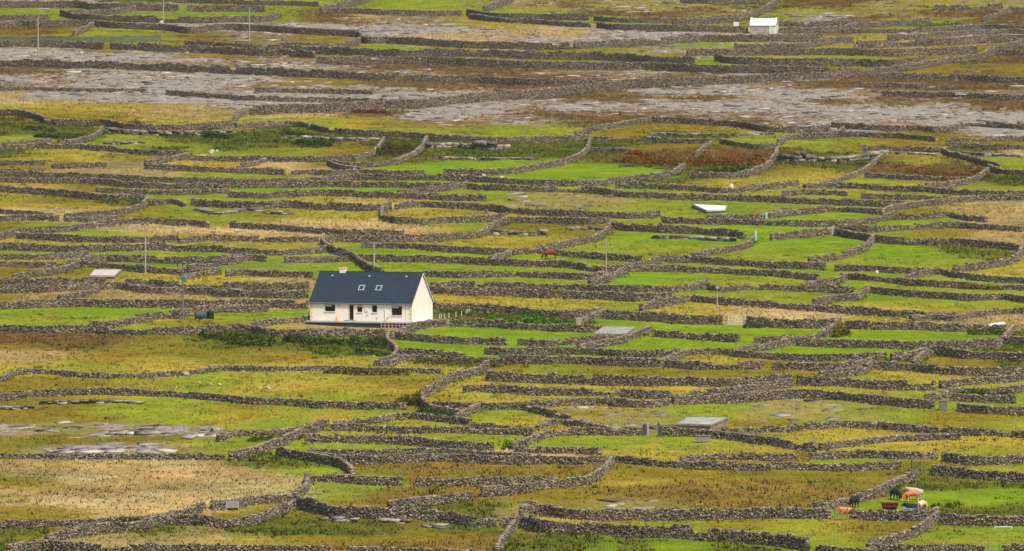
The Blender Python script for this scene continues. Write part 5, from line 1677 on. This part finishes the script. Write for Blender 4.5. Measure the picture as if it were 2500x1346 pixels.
# ------------------------------------------------------------------ shrubs, brambles, bracken
M_LEAF = leaf_mat('shrub_leaves', upright=False, rough=.8)
def shrub(name, label, cat, line, width, h, cols, dens=26, leaf=.16, seed=1, group=None):
    rg = np.random.default_rng(seed)
    P = to_ground(np.array([p[0] for p in line], float), np.array([p[1] for p in line], float))
    d = np.r_[0, np.cumsum(np.hypot(np.diff(P[:,0]), np.diff(P[:,1])))]
    L = max(d[-1], .01)
    n = int(dens*(L+width)*width*1.6*max(.7, h)) + 60
    q = rg.uniform(-width*.4, L+width*.4, n); qc = np.clip(q, 0, L)
    x = np.interp(qc, d, P[:,0]); y = np.interp(qc, d, P[:,1])
    tx, ty = (P[-1,0]-P[0,0])/L, (P[-1,1]-P[0,1])/L
    x += (q-qc)*tx; y += (q-qc)*ty
    a = rg.uniform(0, math.pi, n); ph = seed*3.7
    lump = (.45+.75*vnoise(q+ph, q*0+ph, 1.4)+.25*(2*vnoise(q+ph*2, q*0, .5)-1))
    endf = np.sqrt(np.clip(1-((q-L/2)/(L/2+width*.45))**2, .05, 1))**.6
    r = np.sqrt(rg.uniform(.12, 1.0, n))*(1+rg.normal(0, .1, n))
    o = np.cos(a)*r*width/2*endf; z = np.abs(np.sin(a))*r*h*lump*endf
    # lobes: gather leaves into clumps
    x = x - ty*o + rg.normal(0, .05, n); y = y + tx*o + rg.normal(0, .05, n)
    z = z + ground_z(x, y) - .02
    cl = vnoise(x*1.0+seed, z*1.4+y, .45)
    cols = np.array([lin(*c) for c in cols])
    k = np.clip(((cl-.2)/.6*len(cols)+rg.normal(0, .5, n)).astype(int), 0, len(cols)-1)
    c = cols[k]*rg.uniform(.65, 1.3, n)[:, None]
    s = leaf*rg.uniform(.5, 1.3, n)
    u = rg.normal(0, 1, (n, 3)); u /= np.linalg.norm(u, axis=1)[:, None]
    w = np.cross(u, rg.normal(0, 1, (n, 3))); w /= np.linalg.norm(w, axis=1)[:, None]
    C = np.stack([x, y, z], 1); us = u*s[:, None]; ws = w*(s*.55)[:, None]
    V = np.stack([C-us, C+ws, C+us, C-ws], 1).reshape(-1, 3)
    F = np.arange(n*4).reshape(-1, 4)
    cc = np.hstack([np.repeat(c, 4, 0), np.ones((n*4, 1))])
    ob = np_mesh(name, V, F, M_LEAF, cols={'tone': cc})
    tag(ob, label, cat, group, 'thing')
DKG = [(44,62,18), (58,78,22), (74,94,30), (92,104,38)]; OLV = [(70,70,26), (92,94,34), (112,108,44), (84,72,36)]
BRT = [(54,96,14), (70,124,18), (92,146,30), (64,104,20)]; RUS = [(92,84,30), (128,70,32), (162,96,42), (122,108,40), (150,82,36), (98,96,34)]
MIX = [(62,76,22), (84,96,30), (110,104,40), (132,92,42)]
sh = [
 ('bramble_hedge', 'dark green bramble hedge under the wall left of the bungalow', 'hedge', [(500,826),(560,832),(660,838)], 2.2, 1.1, DKG),
 ('bramble_hedge', 'dark bramble patch spilling down the slope below the hedge, left', 'hedge', [(575,842),(640,846)], 3.0, .9, DKG),
 ('bramble_hedge', 'dark green bramble hedge below the wall in front of the bungalow', 'hedge', [(705,836),(760,842),(820,842)], 2.4, 1.1, DKG),
 ('bramble_hedge', 'dark green brambles right under the curving wall beside the bright paddock', 'hedge', [(830,842),(890,848),(940,852)], 2.6, 1.2, DKG),
 ('bramble_hedge', 'dark brambles trailing down inside the curving wall, right of the olive slope', 'hedge', [(880,862),(942,868)], 2.4, .7, DKG),
 ('round_bush', 'round olive bush at the bend of the winding wall', 'bush', [(985,988),(1015,990)], 2.6, 1.5, OLV),
 ('bramble_hedge', 'dark green growth at the foot of the winding wall, below the round bush', 'hedge', [(1020,1014),(1060,1024),(1100,1026)], 1.4, 1.2, DKG),
 ('weed_patch', 'rank bright green weeds right of the bungalow', 'weeds', [(1180,786),(1290,790),(1385,792)], 3.0, .75, BRT),
 ('weed_patch', 'tall green weed clump in the middle of the rank weeds', 'weeds', [(1290,788),(1315,789)], 2.2, 1.5, BRT),
 ('round_bush', 'olive bush at the wall corner, right of the bright paddock', 'bush', [(2040,824),(2066,818)], 1.8, 1.3, MIX),
 ('low_bush', 'olive bush in front of the wall near the right edge, left one', 'bush', [(2335,972),(2400,970)], 2.0, .9, DKG),
 ('low_bush', 'dark bush in front of the wall near the right edge, right one', 'bush', [(2428,968),(2465,966)], 2.0, .8, OLV),
 ('bracken_patch', 'russet bracken filling the left side of the hollow, right of centre', 'bracken', [(1545,398),(1600,402),(1670,405)], 5.5, 1.3, RUS),
 ('bracken_patch', 'russet bracken filling the right side of the hollow, right of centre', 'bracken', [(1710,404),(1780,404),(1850,400)], 6.5, 1.5, RUS),
 ('bracken_patch', 'deep red bracken clump at the little pale post in the hollow', 'bracken', [(1540,388),(1570,390)], 2.4, 1.4, [(110,40,20),(140,50,24),(90,36,20)]),
 ('bramble_hedge', 'dark green brambles at the foot of the bracken hollow', 'hedge', [(1700,424),(1760,426),(1830,420)], 2.2, 1.0, DKG),
 ('thicket', 'dark thicket between two oblique walls, left of centre', 'thicket', [(935,378),(1000,374)], 4.0, 1.6, OLV),
 ('low_bush', 'dark green scrub on the slope left of the thicket', 'bush', [(735,352),(790,356)], 3.5, 1.0, DKG),
 ('low_bush', 'green scrub under the limestone ledge, left of centre', 'bush', [(690,335),(735,335)], 2.0, 1.3, DKG),
 ('low_bush', 'green scrub below the end of the tall rough wall', 'bush', [(505,336),(548,338)], 2.0, 1.3, DKG),
 ('low_bush', 'bush covering part of the tall rough wall, left', 'bush', [(316,312),(350,312)], 1.6, 1.5, OLV),
 ('low_bush', 'dark bushes on the green slope at the left edge', 'bush', [(95,336),(150,340),(205,338)], 3.0, .9, DKG),
 ('low_bush', 'dark green bush band under the wall at the left edge', 'bush', [(70,318),(130,324)], 2.0, 1.0, DKG),
 ('low_shrub', 'bright green shrub behind a wall, leftmost of three', 'shrub', [(1303,524),(1345,525)], 1.4, .9, BRT),
 ('low_shrub', 'bright green shrub behind a wall, middle of three', 'shrub', [(1425,529),(1442,530)], 1.4, 1.0, BRT),
 ('low_shrub', 'bright green shrub behind a wall, rightmost of three', 'shrub', [(1464,531),(1482,532)], 1.2, .8, BRT),
 ('bramble_hedge', 'green growth on the far wall below the white animal', 'hedge', [(2370,816),(2420,818),(2458,818)], 1.2, .8, DKG),
 ('bramble_hedge', 'dark hedge on the overgrown wall at the lower left', 'hedge', [(225,1290),(290,1286),(345,1282)], 1.6, 1.1, DKG),
 ('low_bush', 'dark weeds at the foot of the tall wall right of the barred gate', 'weeds', [(1822,802),(1850,803)], 1.2, .8, DKG),
 ('low_bush', 'russet brambles on the wall at the right edge', 'bush', [(2350,706),(2440,710)], 1.2, .8, MIX),
 ('low_bush', 'russet heather patch on the far heath, left of the bright rock', 'heather', [(870,276),(935,278)], 3.0, .6, [(96,44,40),(120,52,38),(88,60,40)]),
 ('low_bush', 'russet scrub on the right between two walls', 'bush', [(2230,424),(2300,428),(2360,430)], 4.0, .9, RUS),
 ('low_bush', 'russet scrub under the S shaped wall at right', 'bush', [(2380,424),(2405,432)], 2.0, 1.2, RUS),
 ('low_bush', 'dark growth on the low wall by the arching field, lower centre', 'bush', [(1238,1098),(1262,1096)], 1.4, 1.1, DKG),
 ('low_bush', 'dark weeds beside the low wall right of the limestone pavement', 'weeds', [(620,1078),(700,1074),(745,1068)], 2.2, .6, DKG),
 ('low_bush', 'dark brambles on the rubble wall at the foot of the olive slope', 'bush', [(800,912),(900,916),(990,916)], 1.4, .8, OLV),
 ('low_bush', 'dark growth along the looped wall at the corner of the olive slope', 'bush', [(1020,888),(1100,888),(1165,888)], 1.4, .8, OLV),
]
for i, s in enumerate(sh):
    n, l, c, ln, w, h, cols = s
    shrub(n, l, c, ln, w, h*1.3, cols, dens=38, seed=11+i, group='bushes and rank growth along the walls')
build_pavement()
build_grass()

# ------------------------------------------------------------------ daylight
SUN_EL, SUN_AZ = 56.0, 144.0           # azimuth clockwise from the view direction: behind and to the right of the scene
w = bpy.data.worlds.new("World"); SC.world = w; w.use_nodes = True
nt = w.node_tree; bg = nt.nodes['Background']
sky = nt.nodes.new('ShaderNodeTexSky'); sky.sky_type = 'NISHITA'; sky.sun_disc = False
sky.sun_elevation = R(SUN_EL); sky.sun_rotation = R(SUN_AZ); sky.air_density = 1.0; sky.dust_density = 3.0; sky.ozone_density = 1.0
nt.links.new(sky.outputs[0], bg.inputs[0]); bg.inputs[1].default_value = .085
sun = bpy.data.lights.new('sun', 'SUN'); so = bpy.data.objects.new('sun', sun); COL.objects.link(so)
sun.energy = 3.9; sun.angle = R(10); sun.color = (1.0, .93, .81)
d = Vector((math.sin(R(SUN_AZ))*math.cos(R(SUN_EL)), math.cos(R(SUN_AZ))*math.cos(R(SUN_EL)), math.sin(R(SUN_EL))))
so.rotation_euler = d.to_track_quat('Z', 'Y').to_euler()

def haze(dens):
    m = bpy.data.materials.new('pale_haze'); m.use_nodes = True; nt = m.node_tree
    nt.nodes.remove(nt.nodes['Principled BSDF'])
    v = nt.nodes.new('ShaderNodeVolumePrincipled'); v.inputs['Color'].default_value = (.86, .92, 1.0, 1)
    v.inputs['Density'].default_value = dens; v.inputs['Anisotropy'].default_value = .2
    nt.links.new(v.outputs[0], nt.nodes['Material Output'].inputs['Volume'])
    o = MB().box(-3700, 3700, -800, 6800, -150, 92).build('haze', m); tag(o, kind='stuff')
HAZE = 3e-5
if HAZE: haze(HAZE)

cam = bpy.data.cameras.new('camera'); co = bpy.data.objects.new('camera', cam); COL.objects.link(co)
cam.sensor_width = 36.0; cam.lens = 36.0*FPX/2500.0; cam.clip_end = 12000; cam.clip_start = 1.0
co.location = (0, 0, CAMZ); co.rotation_euler = (R(90-PITCH), 0, 0)
SC.camera = co
vs = SC.view_settings; vs.view_transform = 'Standard'; vs.look = 'None'; vs.gamma = 1.0; vs.exposure = 0.22
SC.cycles.max_bounces = 6; SC.cycles.diffuse_bounces = 3; SC.cycles.volume_bounces = 0
